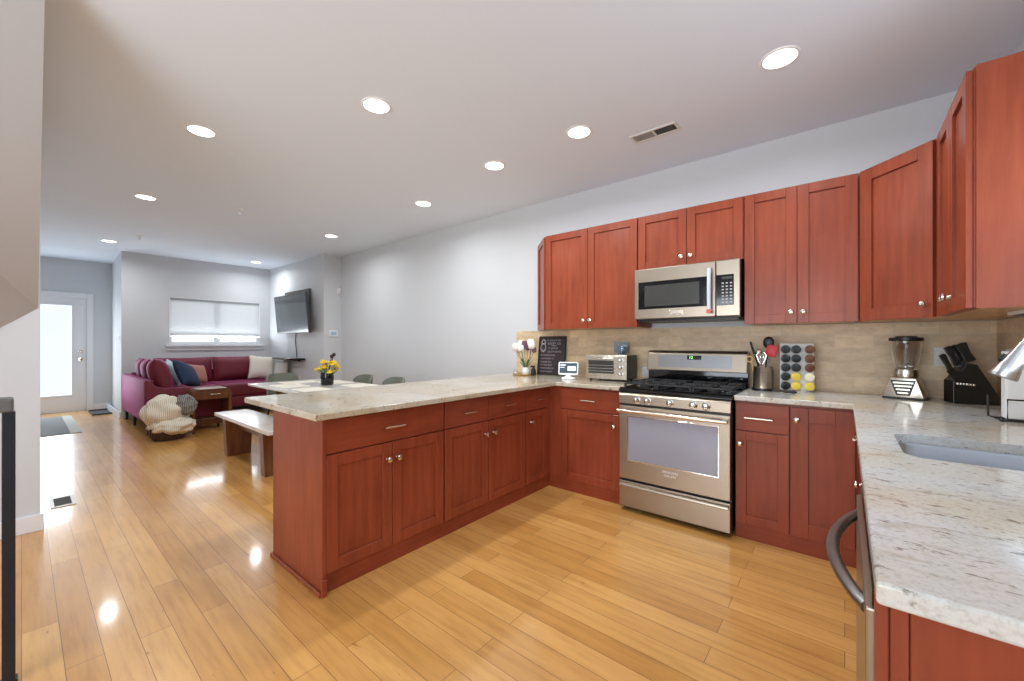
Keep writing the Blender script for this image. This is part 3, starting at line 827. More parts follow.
for kx in (-0.237, -0.158, 0.0, 0.152, 0.232):
    k = MB(); mx = tr(kx, 0.0, 0.833) @ rot('X', 90)
    k.lathe([(0, 0), (0.026, 0), (0.027, 0.006), (0.02, 0.009), (0.019, 0.026), (0.016, 0.03), (0, 0.031)], 24, mtx=mx); k.box(-0.005, 0.005, -0.019, 0.019, 0.028, 0.036, 0.002, mtx=mx)
    k.build('burner_knob', M['chrome'], t, 35)
MB().prism([(0.005, 0.889), (0.012, 0.905), (0.035, 0.915), (0.64, 0.915), (0.64, 0.889)], -H - 0.006, H + 0.006, 0.003, 'x').build('cooktop', M['blackgloss'], t)
for bx, by, br in ((-0.24, 0.19, 0.05), (-0.24, 0.45, 0.04), (0, 0.32, 0.055), (0.24, 0.19, 0.045), (0.24, 0.45, 0.05)):
    MB().lathe([(0, 0), (br, 0), (br, 0.008), (br * 0.82, 0.012), (br * 0.8, 0.018), (0, 0.019)], 24, (bx, by, 0.915)).build('burner', M['iron'], t, 40)
for gx in (-0.245, 0.0, 0.245):
    b = MB(); ww = 0.113; zg = 0.949
    for yy in (0.075, 0.575): b.box(gx - ww, gx + ww, yy - 0.006, yy + 0.006, zg - 0.012, zg, 0.002, 1)
    for xx in (gx - ww, gx + ww): b.box(xx - 0.006, xx + 0.006, 0.069, 0.581, zg - 0.012, zg, 0.002, 1)
    b.box(gx - ww, gx + ww, 0.316, 0.328, zg - 0.012, zg, 0.002, 1)
    for yy in (0.19, 0.45):
        b.box(gx - ww, gx - 0.025, yy - 0.005, yy + 0.005, zg - 0.01, zg + 0.003, 0.002, 1); b.box(gx + 0.025, gx + ww, yy - 0.005, yy + 0.005, zg - 0.01, zg + 0.003, 0.002, 1)
        b.box(gx - 0.005, gx + 0.005, yy + 0.025, yy + 0.12, zg - 0.01, zg + 0.003, 0.002, 1); b.box(gx - 0.005, gx + 0.005, yy - 0.11, yy - 0.025, zg - 0.01, zg + 0.003, 0.002, 1)
    for xx in (gx - ww, gx + ww):
        for yy in (0.075, 0.575): b.box(xx - 0.007, xx + 0.007, yy - 0.007, yy + 0.007, 0.9152, zg - 0.01)
    b.build('grate', M['iron'], t)
MB().box(-H, H, 0.60, 0.655, 0.9152, 1.03, 0.003).build('backguard_base', M['blackgloss'], t)
bg = MB().prism([(0.555, 1.022), (0.582, 1.165), (0.60, 1.185), (0.65, 1.185), (0.65, 1.022)], -H, H, 0.006, 'x').build('backguard', M['steel'], t)
tilt = math.degrees(math.atan2(0.027, 0.143))
def on_guard(x0, x1, z0, z1, e):
    f = lambda z: 0.555 + (z - 1.022) * 0.027 / 0.143
    return MB().prism([(f(z0) - e, z0), (f(z1) - e, z1), (f(z1) + 0.002, z1), (f(z0) + 0.002, z0)], x0, x1, 0, 'x')
on_guard(-0.285, 0.275, 1.05, 1.15, 0.0015).build('control_plate', M['steel_d'], bg)
on_guard(-0.052, 0.056, 1.115, 1.148, 0.003).build('display', M['blackgloss'], bg)
text_mesh('12', 0.03, 'clock_digits', M['lcd'], bg, (-0.022, 0.5695, 1.131), 90 - tilt, 0, 0.0003)

# ------------------------------------------------------------------ microwave
t = thing('microwave', 'stainless over-the-range microwave with taped handle, under the short cabinet', 'microwave', (-0.932, 3.14, 1.43))
hw = 0.377
MB().box(-hw + 0.003, hw - 0.003, 0.03, 0.40, 0.0, 0.402, 0.002).build('case', M['black'], t)
dr_ = MB().box(-hw, 0.222, 0.0, 0.029, 0.008, 0.404, 0.006, 3).build('door', M['steel'], t)
MB().box(-hw + 0.034, 0.180, -0.003, 0.002, 0.085, 0.30, 0.002).build('door_glass', M['blackgloss'], dr_)
MB().box(-hw + 0.085, 0.115, -0.0045, 0.0, 0.105, 0.268, 0.001).build('window', M['mwglass'], dr_)
b = MB(); b.tube([(0.188, -0.045 + 0.012 * (2 * u - 1) ** 2, 0.035 + 0.315 * u) for u in [k / 12 for k in range(13)]], 0.0125, 14)
for zz in (0.055, 0.33): b.box(0.178, 0.198, -0.04, 0.0, zz - 0.01, zz + 0.01, 0.002)
hd = b.build('handle', M['tag'], dr_, 40, 'handle still wrapped in clear film')
MB().box(0.173, 0.203, -0.0505, -0.047, 0.03, 0.058, 0.001).build('sticker', M['tagred'], hd, None, 'orange red sticker')
cp = MB().box(0.2235, hw, 0.0, 0.029, 0.008, 0.404, 0.006, 3).build('control_panel', M['steel'], t)
MB().box(0.226, hw - 0.038, -0.003, 0.002, 0.085, 0.30, 0.002).build('keypad_glass', M['blackgloss'], cp)
b = MB()
for r_ in range(7):
    for c_ in range(3): b.box(0.262 + c_ * 0.026, 0.276 + c_ * 0.026, -0.0038, -0.0028, 0.1 + r_ * 0.0225, 0.109 + r_ * 0.0225)
b.build('keys', M['keygrey'], cp)
MB().box(0.262, 0.33, -0.0038, -0.0028, 0.268, 0.285).build('display', M['mwglass'], cp)
MB().box(-0.095, 0.005, -0.0025, 0.001, 0.028, 0.068, 0.003).build('badge_plate', M['nickel'], dr_)
text_mesh('FRIGIDAIRE', 0.012, 'badge', M['blackgloss'], dr_, (-0.045, -0.0032, 0.037))
MB().box(-hw + 0.02, hw - 0.02, 0.05, 0.38, -0.012, -0.0003).build('vent_grille', M['black'], t)

# ------------------------------------------------------------------ upper cabinets
YU, ZU0, ZU1 = 3.243, 1.38, 2.285
def upper(label, x0, x1, z0=ZU0, z1=ZU1, split=None, kz=0.072):
    t = thing('upper_cabinet', label, 'cabinet', (x0, YU, z0), 0, 'cherry upper cabinets')
    w = x1 - x0; h = z1 - z0; m = split or w / 2
    body(t, 0.0005, w - 0.0005, YW - YU - 0.011, 0.004, h)
    shaker(t, 0.003, m, 0.0, h - 0.003, (m - 0.033, kz)); shaker(t, m, w - 0.003, 0.0, h - 0.003, (m + 0.033, kz))
    MB().box(0.019, w - 0.019, 0.021, YW - YU - 0.012, 0.0, 0.0035).build('bottom_panel', M['under'], t)
    return t
upper('tall double door cherry upper cabinet left of the microwave', -2.241, -1.3175)
upper('short double door cherry upper cabinet above the microwave', -1.3165, -0.5485, 1.838)
upper('tall double door cherry upper cabinet directly right of the microwave', -0.5475, 0.0665, split=0.307)
# angled end cabinet, closing the run at the left
t = thing('upper_cabinet', 'angled cherry end cabinet at the far left of the upper run', 'cabinet', (-2.2425, YU, ZU0), R(-45), 'cherry upper cabinets')
L = 0.425
MB().prism([(-L, 0), (0, 0), (-0.212, 0.212)], 0.004, ZU1 - ZU0, 0, 'z').build('body', M['cherry'], t)
shaker(t, -L + 0.02, -0.016, 0.0, ZU1 - ZU0 - 0.003, None, 0.058)
# diagonal corner cabinet
AX, AY, BX, BY = 0.068, YU, 0.372, 2.932
ang = math.atan2(BY - AY, BX - AX); L = math.hypot(BX - AX, BY - AY)
t = thing('upper_cabinet', 'diagonal single door cherry upper cabinet in the corner', 'cabinet', (AX, AY, ZU0), ang, 'cherry upper cabinets')
def loc2(x, y):
    dx, dy = x - AX, y - AY; c, s = math.cos(-ang), math.sin(-ang)
    return (dx * c - dy * s, dx * s + dy * c)
poly = [loc2(*p) for p in ((AX, AY), (BX, BY), (XS - 0.011, BY), (XS - 0.011, YW - 0.011), (AX, YW - 0.011))]
MB().prism(poly, 0.004, ZU1 - ZU0, 0, 'z').build('body', M['cherry'], t)
MB().prism([(0.01, 0.01), (L - 0.01, 0.01), loc2(XS - 0.02, BY + 0.02), loc2(XS - 0.02, YW - 0.02), loc2(AX + 0.01, YW - 0.02)], 0.0, 0.0035, 0, 'z').build('bottom_panel', M['under'], t)
shaker(t, 0.02, L - 0.02, 0.0, ZU1 - ZU0 - 0.003, (L - 0.055, 0.07), 0.07)
# right wall upper cabinet
t = thing('upper_cabinet', 'double door cherry upper cabinet on the sink wall, nearest the camera', 'cabinet', (0.373, 2.925, ZU0), R(-90), 'cherry upper cabinets')
w_ = 2.925 - 2.275; dp = XS - 0.373 - 0.011
body(t, 0.0005, w_, dp, 0.004, ZU1 - ZU0)
shaker(t, 0.02, w_ / 2, 0.0, ZU1 - ZU0 - 0.003, (w_ / 2 - 0.03, 0.072)); shaker(t, w_ / 2, w_ - 0.002, 0.0, ZU1 - ZU0 - 0.003, (w_ / 2 + 0.03, 0.072))
MB().box(0.019, w_ - 0.019, 0.021, dp - 0.001, 0.0, 0.0035).build('bottom_panel', M['under'], t)
MB().box(w_ + 0.0005, w_ + 0.006, 0.006, dp, 0.0, ZU1 - ZU0 + 0.006, 0.001).build('side_skin', M['cherry'], t)
t = thing('under_cabinet_strip', 'small flat outlet strip under the sink wall cabinet', 'light', (0.55, 2.47, ZU0 - 0.016))
MB().box(-0.03, 0.03, -0.13, 0.13, 0, 0.0155, 0.003).build('housing', M['offwhite'], t)
MB().box(-0.02, 0.02, -0.12, 0.12, -0.003, 0.0).build('dark_slot', M['kv_dark'], t)  # dark slot of the outlet strip, gives no light

# ------------------------------------------------------------------ wall plates
def plate(name, label, cat, loc, rz, w=0.07, h=0.115, m=None, kind='switch'):
    t = thing(name, label, cat, loc, rz)
    MB().box(-w / 2, w / 2, -0.006, 0, -h / 2, h / 2, 0.002).build('cover_plate', m or M['white'], t)
    mm = m or M['offwhite']
    if kind == 'outlet':
        for zz in (-0.027, 0.027): MB().box(-0.016, 0.016, -0.009, -0.006, zz - 0.014, zz + 0.014, 0.003).build('socket', mm, t)
    else:
        for xx in ((0,) if kind == 'switch' else (-w / 4, w / 4)): MB().box(xx - 0.016, xx + 0.016, -0.009, -0.006, -0.033, 0.033, 0.003).build('rocker', mm, t)
plate('light_switch', 'white light switch on the return wall by the entry', 'switch', (-9.4, 1.05, 1.33), 0)
plate('wall_outlet', 'off-white outlet on the tile behind the knife block', 'outlet', (0.455, YW - 0.011, 1.165), 0, m=M['offwhite'], kind='outlet')
plate('switch_plate', 'double grey switch plate on the tile above the toaster oven', 'switch', (-1.60, YW - 0.011, 1.21), 0, 0.15, 0.1, M['greyplate'], 'double')
plate('wall_outlet', 'white outlet on the sink wall tile behind the faucet', 'outlet', (XS - 0.011, 3.3, 1.16), R(-90), m=M['white'], kind='outlet')
plate('wall_outlet', 'small outlet on the tile just left of the stove backguard', 'outlet', (-1.375, YW - 0.011, 0.99), 0, 0.06, 0.09, M['offwhite'], 'outlet')
t = thing('thermostat', 'white thermostat with grey screen on the wall return', 'thermostat', (-6.8, 3.41, 1.41), R(90))
MB().box(-0.075, 0.075, -0.022, 0, -0.055, 0.055, 0.006).build('case', M['white'], t)
MB().box(-0.05, 0.05, -0.0235, -0.021, -0.03, 0.03, 0.001).build('screen', M['lcdblue'], t)
t = thing('motion_sensor', 'small white motion sensor high in the wall corner', 'sensor', (-6.8, 3.515, 2.15), R(90))
MB().prism([(-0.03, 0), (-0.022, -0.035), (0.022, -0.035), (0.03, 0)], -0.05, 0.05, 0.006).build('housing', M['white'], t)
MB().box(-0.015, 0.015, -0.037, -0.034, -0.035, 0.0, 0.001).build('lens', M['offwhite'], t)

# ------------------------------------------------------------------ things on the counters
CT = 0.9153
# flowers in a small white vase on a gilt tray
t = thing('round_tray', 'small round gilt tray at the back corner of the peninsula', 'tray', (-2.585, 3.31, CT))
MB().lathe([(0, 0), (0.098, 0), (0.105, 0.012), (0.102, 0.013), (0.094, 0.005), (0, 0.005)], 32).build('tray', M['traywood'], t, 40)
t = thing('flower_vase', 'white bud vase of white and purple tulips on the gilt tray', 'vase of flowers', (-2.55, 3.32, CT + 0.0055))
MB().lathe([(0, 0), (0.032, 0), (0.04, 0.02), (0.04, 0.05), (0.03, 0.068), (0.033, 0.078), (0.029, 0.076), (0.026, 0.066), (0.034, 0.05), (0.034, 0.02), (0, 0.008)], 24).build('vase', M['ceramic'], t, 50)
heads = [(a_, b_, c_ * 1.16, d_, e_) for a_, b_, c_, d_, e_ in [(-0.11, -0.02, 0.245, 'tulip_w', 0.042), (-0.075, 0.03, 0.275, 'tulip_w', 0.04), (0.055, 0.02, 0.285, 'tulip_w', 0.04), (0.085, -0.01, 0.26, 'tulip_w', 0.036), (-0.015, 0.0, 0.27, 'lilac', 0.03), (0.01, 0.02, 0.245, 'lilac', 0.026), (0.1, 0.01, 0.225, 'lilac', 0.024), (-0.04, -0.03, 0.235, 'tulip_w', 0.035), (-0.12, 0.02, 0.215, 'tulip_w', 0.034)]]
for hx_, hy_, hz_, mm, rr_ in heads:
    st = MB(); st.tube([(hx_ * 0.08, hy_ * 0.1, 0.03), (hx_ * 0.25, hy_ * 0.3, 0.11), (hx_ * 0.75, hy_ * 0.8, 0.19), (hx_, hy_, hz_)], 0.0028, 6)
    s_ = st.build('stem', M['stem'], t, 60)
    b = MB()
    for k in range(5):
        a = 2 * PI * k / 5
        b.ball((hx_ + 0.45 * rr_ * math.cos(a), hy_ + 0.45 * rr_ * math.sin(a), hz_), rr_, 0.62, 0.62, 1.05 if mm == 'tulip_w' else 1.4, 2)
    b.build('bloom', M[mm], s_, 60)
for k, (ax_, l_) in enumerate(((160, 0.13), (20, 0.12), (200, 0.1), (100, 0.12), (330, 0.13))):
    c_, s__ = math.cos(R(ax_)), math.sin(R(ax_))
    MB().quad_strip(lambda u, v: Vector((c_ * (0.02 + u * l_ * 0.5) - s__ * (v - 0.5) * 0.026 * math.sin(PI * min(1, u * 0.97 + 0.03)), s__ * (0.02 + u * l_ * 0.5) + c_ * (v - 0.5) * 0.026 * math.sin(PI * min(1, u * 0.97 + 0.03)), 0.07 + u * l_ - 0.03 * u * u)), 8, 2, 0.0012).build('leaf', M['leaf'], t, 60)
t = thing('pump_bottle', 'small black bottle between the vase and the chalkboard', 'bottle', (-2.46, 3.33, CT))
MB().lathe([(0, 0), (0.024, 0), (0.026, 0.004), (0.026, 0.06), (0.012, 0.075), (0.011, 0.082), (0, 0.082)], 20).build('bottle_body', M['black'], t, 40)
MB().box(-0.034, 0.016, -0.01, 0.01, 0.0825, 0.1, 0.004).build('pump_head', M['black'], t)
t = thing('glass_jar', 'tiny clear glass jar at the left rim of the gilt tray', 'jar', (-2.632, 3.255, CT + 0.0055))
MB().lathe([(0, 0), (0.02, 0), (0.022, 0.01), (0.022, 0.04), (0.016, 0.05), (0.014, 0.05), (0.019, 0.038), (0.019, 0.012), (0, 0.006)], 18).build('jar', M['glass'], t, 50)

# chalkboard
t = thing('chalkboard_sign', 'dark chalkboard sign with white chalk lettering leaning on the tile', 'sign', (-2.355, 3.475, CT), R(0))
TB = tr(0, 0, 0) @ rot('X', -7)
MB().box(-0.15, 0.15, 0.0, 0.014, 0.012, 0.39, mtx=TB).build('board', M['board'], t)
b = MB()
b.box(-0.165, -0.148, -0.006, 0.018, 0.0, 0.405, 0.002, mtx=TB); b.box(0.148, 0.165, -0.006, 0.018, 0.0, 0.405, 0.002, mtx=TB); b.box(-0.148, 0.148, -0.006, 0.018, 0.0, 0.014, 0.002, mtx=TB); b.box(-0.148, 0.148, -0.006, 0.018, 0.391, 0.405, 0.002, mtx=TB)
b.build('frame', M['boardframe'], t)
b = MB()   # chalk drawing of a jar
Q = lambda x, z: TB @ Vector((x, -0.0012, z))
b.tube([Q(-0.105 + 0.03 * c1, 0.285 + 0.045 * s1) for c1, s1 in [(math.cos(2 * PI * k / 20), math.sin(2 * PI * k / 20)) for k in range(20)]], 0.0045, 5, closed=True)
b.tube([Q(-0.128, 0.33), Q(-0.122, 0.362), Q(-0.105, 0.37), Q(-0.088, 0.362), Q(-0.082, 0.33)], 0.006, 5); b.tube([Q(-0.13, 0.325), Q(-0.08, 0.325)], 0.007, 5)
b.tube([Q(-0.118, 0.268), Q(-0.105, 0.236), Q(-0.092, 0.268)], 0.004, 5)
b.build('chalk_drawing', M['chalk'], t)
rnd = random.Random(4); b = MB()
def scrawl(x0, x1, z, hgt, th):
    x = x0
    while x < x1:
        w = hgt * rnd.uniform(0.45, 0.75)
        k = rnd.choice((0, 1, 2))
        if k == 0: b.tube([Q(x, z), Q(x, z + hgt), Q(x + w * 0.7, z + hgt * 0.5), Q(x, z + hgt * 0.45)], th, 4)
        elif k == 1: b.tube([Q(x + w * 0.8, z + hgt * 0.9), Q(x, z + hgt * 0.7), Q(x + w * 0.1, z), Q(x + w * 0.8, z + hgt * 0.1)], th, 4)
        else: b.tube([Q(x, z), Q(x + w * 0.4, z + hgt), Q(x + w * 0.8, z)], th, 4)
        x += w + hgt * 0.22
        if rnd.random() < 0.16: x += hgt * 0.4
scrawl(-0.055, 0.11, 0.355, 0.016, 0.0018); scrawl(-0.045, 0.11, 0.318, 0.026, 0.0032); b.tube([Q(0.0, 0.308), Q(0.03, 0.303), Q(0.06, 0.308)], 0.003, 5)
scrawl(-0.035, 0.075, 0.272, 0.018, 0.0022); scrawl(-0.045, 0.115, 0.236, 0.018, 0.0022)
for z, x1 in ((0.2, 0.04), (0.165, 0.04), (0.13, 0.005), (0.098, 0.02), (0.065, 0.03), (0.03, 0.03)): scrawl(-0.128, x1, z, 0.0155, 0.002)
b.build('chalk_lettering', M['chalk'], t)

# smart display
t = thing('smart_display', 'white smart display on a round stand, lit screen, in front of the chalkboard', 'smart display', (-1.965, 3.20, CT), R(22))
MB().lathe([(0, 0), (0.062, 0), (0.065, 0.006), (0.06, 0.016), (0.03, 0.024), (0.022, 0.04), (0, 0.04)], 28, (0, 0.01, 0)).build('stand', M['white'], t, 50)
TD = tr(0, 0, 0.036) @ rot('X', -12)
MB().prism([(x, z + 0.062) for x, z in rrect(-0.092, 0.092, -0.06, 0.06, 0.014, 4)], -0.014, 0.014, 0.004, 'y', mtx=TD).build('housing', M['white'], t, 40)
MB().box(-0.08, 0.08, -0.0155, -0.013, 0.018, 0.112, mtx=TD).build('screen', M['screen_dark'], t)
sc_ = t.children[-1]
b = MB(); b.box(-0.005, 0.068, -0.0165, -0.015, 0.04, 0.082, mtx=TD).build('screen_tile', M['screen_lite'], t)
MB().box(-0.074, -0.025, -0.0165, -0.015, 0.088, 0.096, mtx=TD).box(-0.074, -0.035, -0.0165, -0.015, 0.068, 0.073, mtx=TD).build('screen_text', M['screen_lite'], t)

# toaster oven
t = thing('toaster_oven', 'silver toaster oven left of the stove', 'toaster oven', (-1.62, 3.262, CT), R(3))
tw = 0.19
MB().box(-tw, tw, 0.006, 0.25, 0.016, 0.225, 0.006).build('case', M['black'], t)
MB().box(-tw, tw, -0.004, 0.0055, 0.016, 0.226, 0.004).build('front', M['steel_l'], t)
MB().box(-tw, tw - 0.002, 0.006, 0.25, 0.2255, 0.2285, 0.001).build('top_panel', M['steel_l'], t)
td = MB().box(-tw + 0.012, 0.085, -0.012, -0.0045, 0.05, 0.212, 0.003).build('door', M['steel_l'], t)
MB().box(-tw + 0.03, 0.078, -0.0145, -0.011, 0.066, 0.18, 0.001).build('window', M['mwglass'], td)
b = MB(); b.tube([(-tw + 0.03, -0.035, 0.198), (0.075, -0.035, 0.198)], 0.007, 12)
for xx in (-tw + 0.04, 0.065): b.tube([(xx, -0.011, 0.198), (xx, -0.035, 0.198)], 0.005, 8)
b.build('handle', M['chrome'], td, 40)
b = MB()
for k in range(3): b.tube([(-tw + 0.032, -0.0155, 0.085 + k * 0.026), (0.075, -0.0155, 0.085 + k * 0.026)], 0.0016, 6)
b.build('rack', M['chrome'], td)
for zz in (0.185, 0.125, 0.065):
    k = MB(); k.lathe([(0, 0), (0.019, 0), (0.018, 0.012), (0.014, 0.018), (0, 0.019)], 20, mtx=tr(0.135, -0.004, zz) @ rot('X', 90)); k.box(0.132, 0.138, -0.027, -0.02, zz - 0.013, zz + 0.013, 0.001); k.build('knob', M['chrome'], t, 40)
for xx in (-0.15, 0.15):
    for yy in (0.02, 0.22): MB().lathe([(0, 0), (0.012, 0), (0.013, 0.016), (0, 0.016)], 12, (xx, yy, 0)).build('foot', M['black'], t, 40)
t = thing('glass_tumbler', 'pale blue glass canister standing on top of the toaster oven', 'canister', (-1.53, 3.40, CT + 0.229))
MB().lathe([(0, 0), (0.036, 0), (0.038, 0.004), (0.036, 0.075), (0.034, 0.075), (0.034, 0.006), (0, 0.006)], 24).build('glass', M['glassblue'], t, 50)
MB().lathe([(0, 0.0755), (0.037, 0.0755), (0.037, 0.086), (0.01, 0.09), (0, 0.09)], 24).build('lid', M['glassblue'], t, 50)
MB().lathe([(0, 0.0065), (0.02, 0.0065), (0.018, 0.03), (0, 0.034)], 16).build('scoop', M['black'], t, 50)

# utensil crock and utensils
cx_, cy_ = -0.445, 3.32
t = thing('utensil_crock', 'round perforated steel utensil crock right of the stove', 'utensil holder', (cx_, cy_, CT))
MB().lathe([(0, 0), (0.066, 0), (0.066, 0.012), (0.06, 0.016), (0.06, 0.165), (0.0625, 0.168), (0.0575, 0.168), (0.056, 0.163), (0.056, 0.02), (0, 0.018)], 32).build('cup', M['steel'], t, 40)
MB().lathe([(0.0605, 0.0), (0.068, 0.0), (0.068, 0.016), (0.0605, 0.018)], 32).build('base_ring', M['black'], t, 40)
b = MB()
for r_ in range(10):
    for c_ in range(5):
        a = R(-88 + c_ * 9 + (0 if r_ % 2 else 4)); b.ball((0.0602 * math.cos(a), 0.0602 * math.sin(a), 0.03 + r_ * 0.011), 0.003, 1, 1, 1, 1)
o_ = b.build('perforations', M['kv_dark'], t); o_['kind'] = 'stuff'
MB().box(0.053, 0.062, -0.016, 0.016, 0.02, 0.15, 0.003).build('side_strap', M['black'], t)
def utensil(name, label, cat, base, top, build):
    t = thing(name, label, cat, (cx_, cy_, CT + 0.022)); build(t, Vector(base), Vector(top)); return t
def hnd(t, a, b_, r, m): MB().tube([a, b_], r, 8).build('handle', m, t, 40)
def u_ladle(t, a, b_):
    hnd(t, a, b_, 0.005, M['black']); MB().ball(b_ + Vector((0, 0, 0.03)), 0.036, 1, 0.35, 1.2).build('bowl', M['black'], t, 60)
utensil('serving_spoon', 'tall black spoon standing at the back of the steel crock', 'spoon', (-0.005, 0.02, 0.0), (0.03, 0.03, 0.285), u_ladle)
def u_spat(t, a, b_):
    hnd(t, a, b_, 0.005, M['steel_d']); MB().prism(rrect(-0.033, 0.033, -0.005, 0.08, 0.016, 4), -0.005, 0.005, 0.002, 'y', mtx=tr(*b_) @ rot('Y', 12)).build('blade', M['red'], t, 40)
utensil('red_spatula', 'bright red silicone spatula standing in the steel crock', 'spatula', (0.01, -0.02, 0.0), (0.045, -0.012, 0.22), u_spat)
def u_tong(t, a, b_):
    MB().tube([a, a + (b_ - a) * 0.7], 0.006, 8).build('shaft', M['black'], t, 40); MB().tube([a + (b_ - a) * 0.72, b_], [0.009, 0.0075], 8).build('grip', M['black'], t, 40)
utensil('turner', 'black handled turner leaning left out of the steel crock', 'turner', (0.015, 0.0, 0.0), (-0.08, 0.02, 0.32), u_tong)
def u_whisk(t, a, b_):
    hnd(t, a, a + (b_ - a) * 0.6, 0.006, M['steel']); d = (b_ - a)
    for k in range(5):
        an = PI * k / 5; e = Vector((math.cos(an), math.sin(an), 0)) * 0.03; s0 = a + d * 0.6
        MB().tube([s0, s0 + d * 0.15 + e * 0.6, s0 + d * 0.3 + e, s0 + d * 0.39 + e * 0.5, b_, s0 + d * 0.39 - e * 0.5, s0 + d * 0.3 - e, s0 + d * 0.15 - e * 0.6, s0], 0.0014, 5).build('wire', M['chrome'], t, 60)
utensil('wire_whisk', 'steel wire whisk among the utensils in the crock', 'whisk', (0.0, -0.03, 0.0), (-0.006, -0.03, 0.25), u_whisk)
def u_ring(t, a, b_):
    hnd(t, a, b_, 0.005, M['bamboo']); c = b_ + Vector((-0.012, 0, 0.018)); MB().tube([c + Vector((0.02 * math.cos(2 * PI * k / 18), 0.004, 0.02 * math.sin(2 * PI * k / 18))) for k in range(18)], 0.005, 8, closed=True).build('ring', M['bamboo'], t, 60)
utensil('pasta_ring', 'pale wooden ring-ended utensil at the left rim of the crock', 'utensil', (-0.035, -0.005, 0.0), (-0.068, -0.02, 0.178), u_ring)
def u_fork(t, a, b_): hnd(t, a, b_, 0.005, M['steel']); MB().ball(b_ + Vector((0, 0, 0.02)), 0.022, 1, 0.3, 1.2).build('bowl', M['steel'], t, 60)
utensil('steel_spoon', 'short steel spoon standing at the front left of the crock', 'spoon', (-0.01, 0.01, 0.0), (-0.03, 0.03, 0.225), u_fork)
t = thing('kitchen_tongs', 'dark utensil lying on the stone at the foot of the steel crock', 'utensil', (-0.32, 3.26, CT + 0.008), R(-22))
MB().tube([(-0.075, 0, 0), (0.03, 0, 0)], 0.006, 8).build('handle', M['black'], t, 40); MB().ball((0.055, 0, 0.002), 0.026, 1.2, 0.75, 0.36).build('head', M['iron'], t, 60)

# coffee pod tower
t = thing('pod_tower', 'white coffee pod tower between the crock and the blender', 'pod holder', (-0.262, 3.43, CT), R(12))
MB().box(-0.098, 0.098, -0.03, 0.03, 0.004, 0.33, 0.004).build('tower', M['offwhite'], t)
MB().lathe([(0, 0), (0.085, 0), (0.085, 0.0035), (0, 0.0035)], 32).build('base', M['offwhite'], t, 40)
colz = [(-0.068, ['dark'] * 5, 'left'), (-0.008, ['dark', 'dark', 'dark', 'yellow', 'yellow'], 'middle'), (0.068, ['brown', 'brown', 'brown', 'cream', 'yellow'], 'right')]
ordn = ['topmost', 'second from top', 'third from top', 'fourth from top', 'lowest']
rz_ = R(12)
for xx, cl_, side in colz:
    for k, cn in enumerate(cl_):
        zz = 0.29 - k * 0.0625
        px_ = -0.262 + math.cos(rz_) * xx + math.sin(rz_) * 0.0305; py_ = 3.43 + math.sin(rz_) * xx - math.cos(rz_) * 0.0305
        p = thing('coffee_pod', '%s coffee pod, %s in the %s column of the white tower' % (cn, ordn[k], side), 'coffee pod', (px_, py_, CT + zz), rz_, 'coffee pods in the white tower')
        mm = M['pod_' + cn]
        MB().lathe([(0.0, 0.0), (0.017, 0.0), (0.025, 0.03), (0.0285, 0.031), (0.0285, 0.033), (0.025, 0.0335)], 22, mtx=rot('X', 90)).build('cup', mm, p, 40)
        MB().lathe([(0.0, 0.035), (0.018, 0.0345), (0.0252, 0.0337)], 22, mtx=rot('X', 90)).build('foil_lid', M['pod_dark'] if cn == 'dark' else mm, p, 40)

# blender
t = thing('countertop_blender', 'silver blender with a clear glass jar and black lid near the corner', 'blender', (0.285, 3.40, CT), R(-14))
MB().prism([(-0.088, 0.0), (0.088, 0.0), (0.09, 0.02), (0.058, 0.13), (-0.058, 0.13), (-0.09, 0.02)], -0.075, 0.085, 0.008, 'y', 3).build('base', M['steel_l'], t, 40)
MB().prism([(-0.03, 0.022), (0.03, 0.022), (0.056, 0.112), (-0.056, 0.112)], -0.0795, -0.0755, 0.001, 'y').build('control_face', M['black'], t)
for r_ in range(4):
    w_ = 0.024 + r_ * 0.007
    MB().box(-w_, w_, -0.083, -0.08, 0.032 + r_ * 0.02, 0.043 + r_ * 0.02, 0.001).build('button_row', M['steel_l'], t)
MB().box(-0.093, 0.093, -0.08, 0.09, -0.0, 0.012, 0.004).build('foot_plate', M['black'], t)
MB().lathe([(0, 0.131), (0.056, 0.131), (0.058, 0.15), (0.054, 0.175), (0, 0.175)], 28).build('collar', M['steel_l'], t, 40)
MB().lathe([(0, 0.176), (0.05, 0.176), (0.054, 0.2), (0.066, 0.28), (0.07, 0.345), (0.067, 0.345), (0.063, 0.28), (0.051, 0.2), (0.047, 0.182), (0, 0.182)], 32).build('jar', M['glass'], t, 50)
MB().lathe([(0, 0.346), (0.075, 0.346), (0.078, 0.352), (0.077, 0.366), (0.05, 0.368), (0.048, 0.374), (0, 0.374)], 32).build('lid', M['black'], t, 40)
MB().lathe([(0, 0.185), (0.012, 0.185), (0.01, 0.195), (0, 0.198)], 12).box(-0.03, 0.03, -0.004, 0.004, 0.192, 0.195, 0.001).build('blade', M['chrome'], t, 40)
MB().tube([(0, 0.068, 0.33), (0, 0.095, 0.325), (0, 0.1, 0.27), (0, 0.088, 0.215), (0, 0.056, 0.205)], 0.007, 10).build('handle', M['glass'], t, 50)

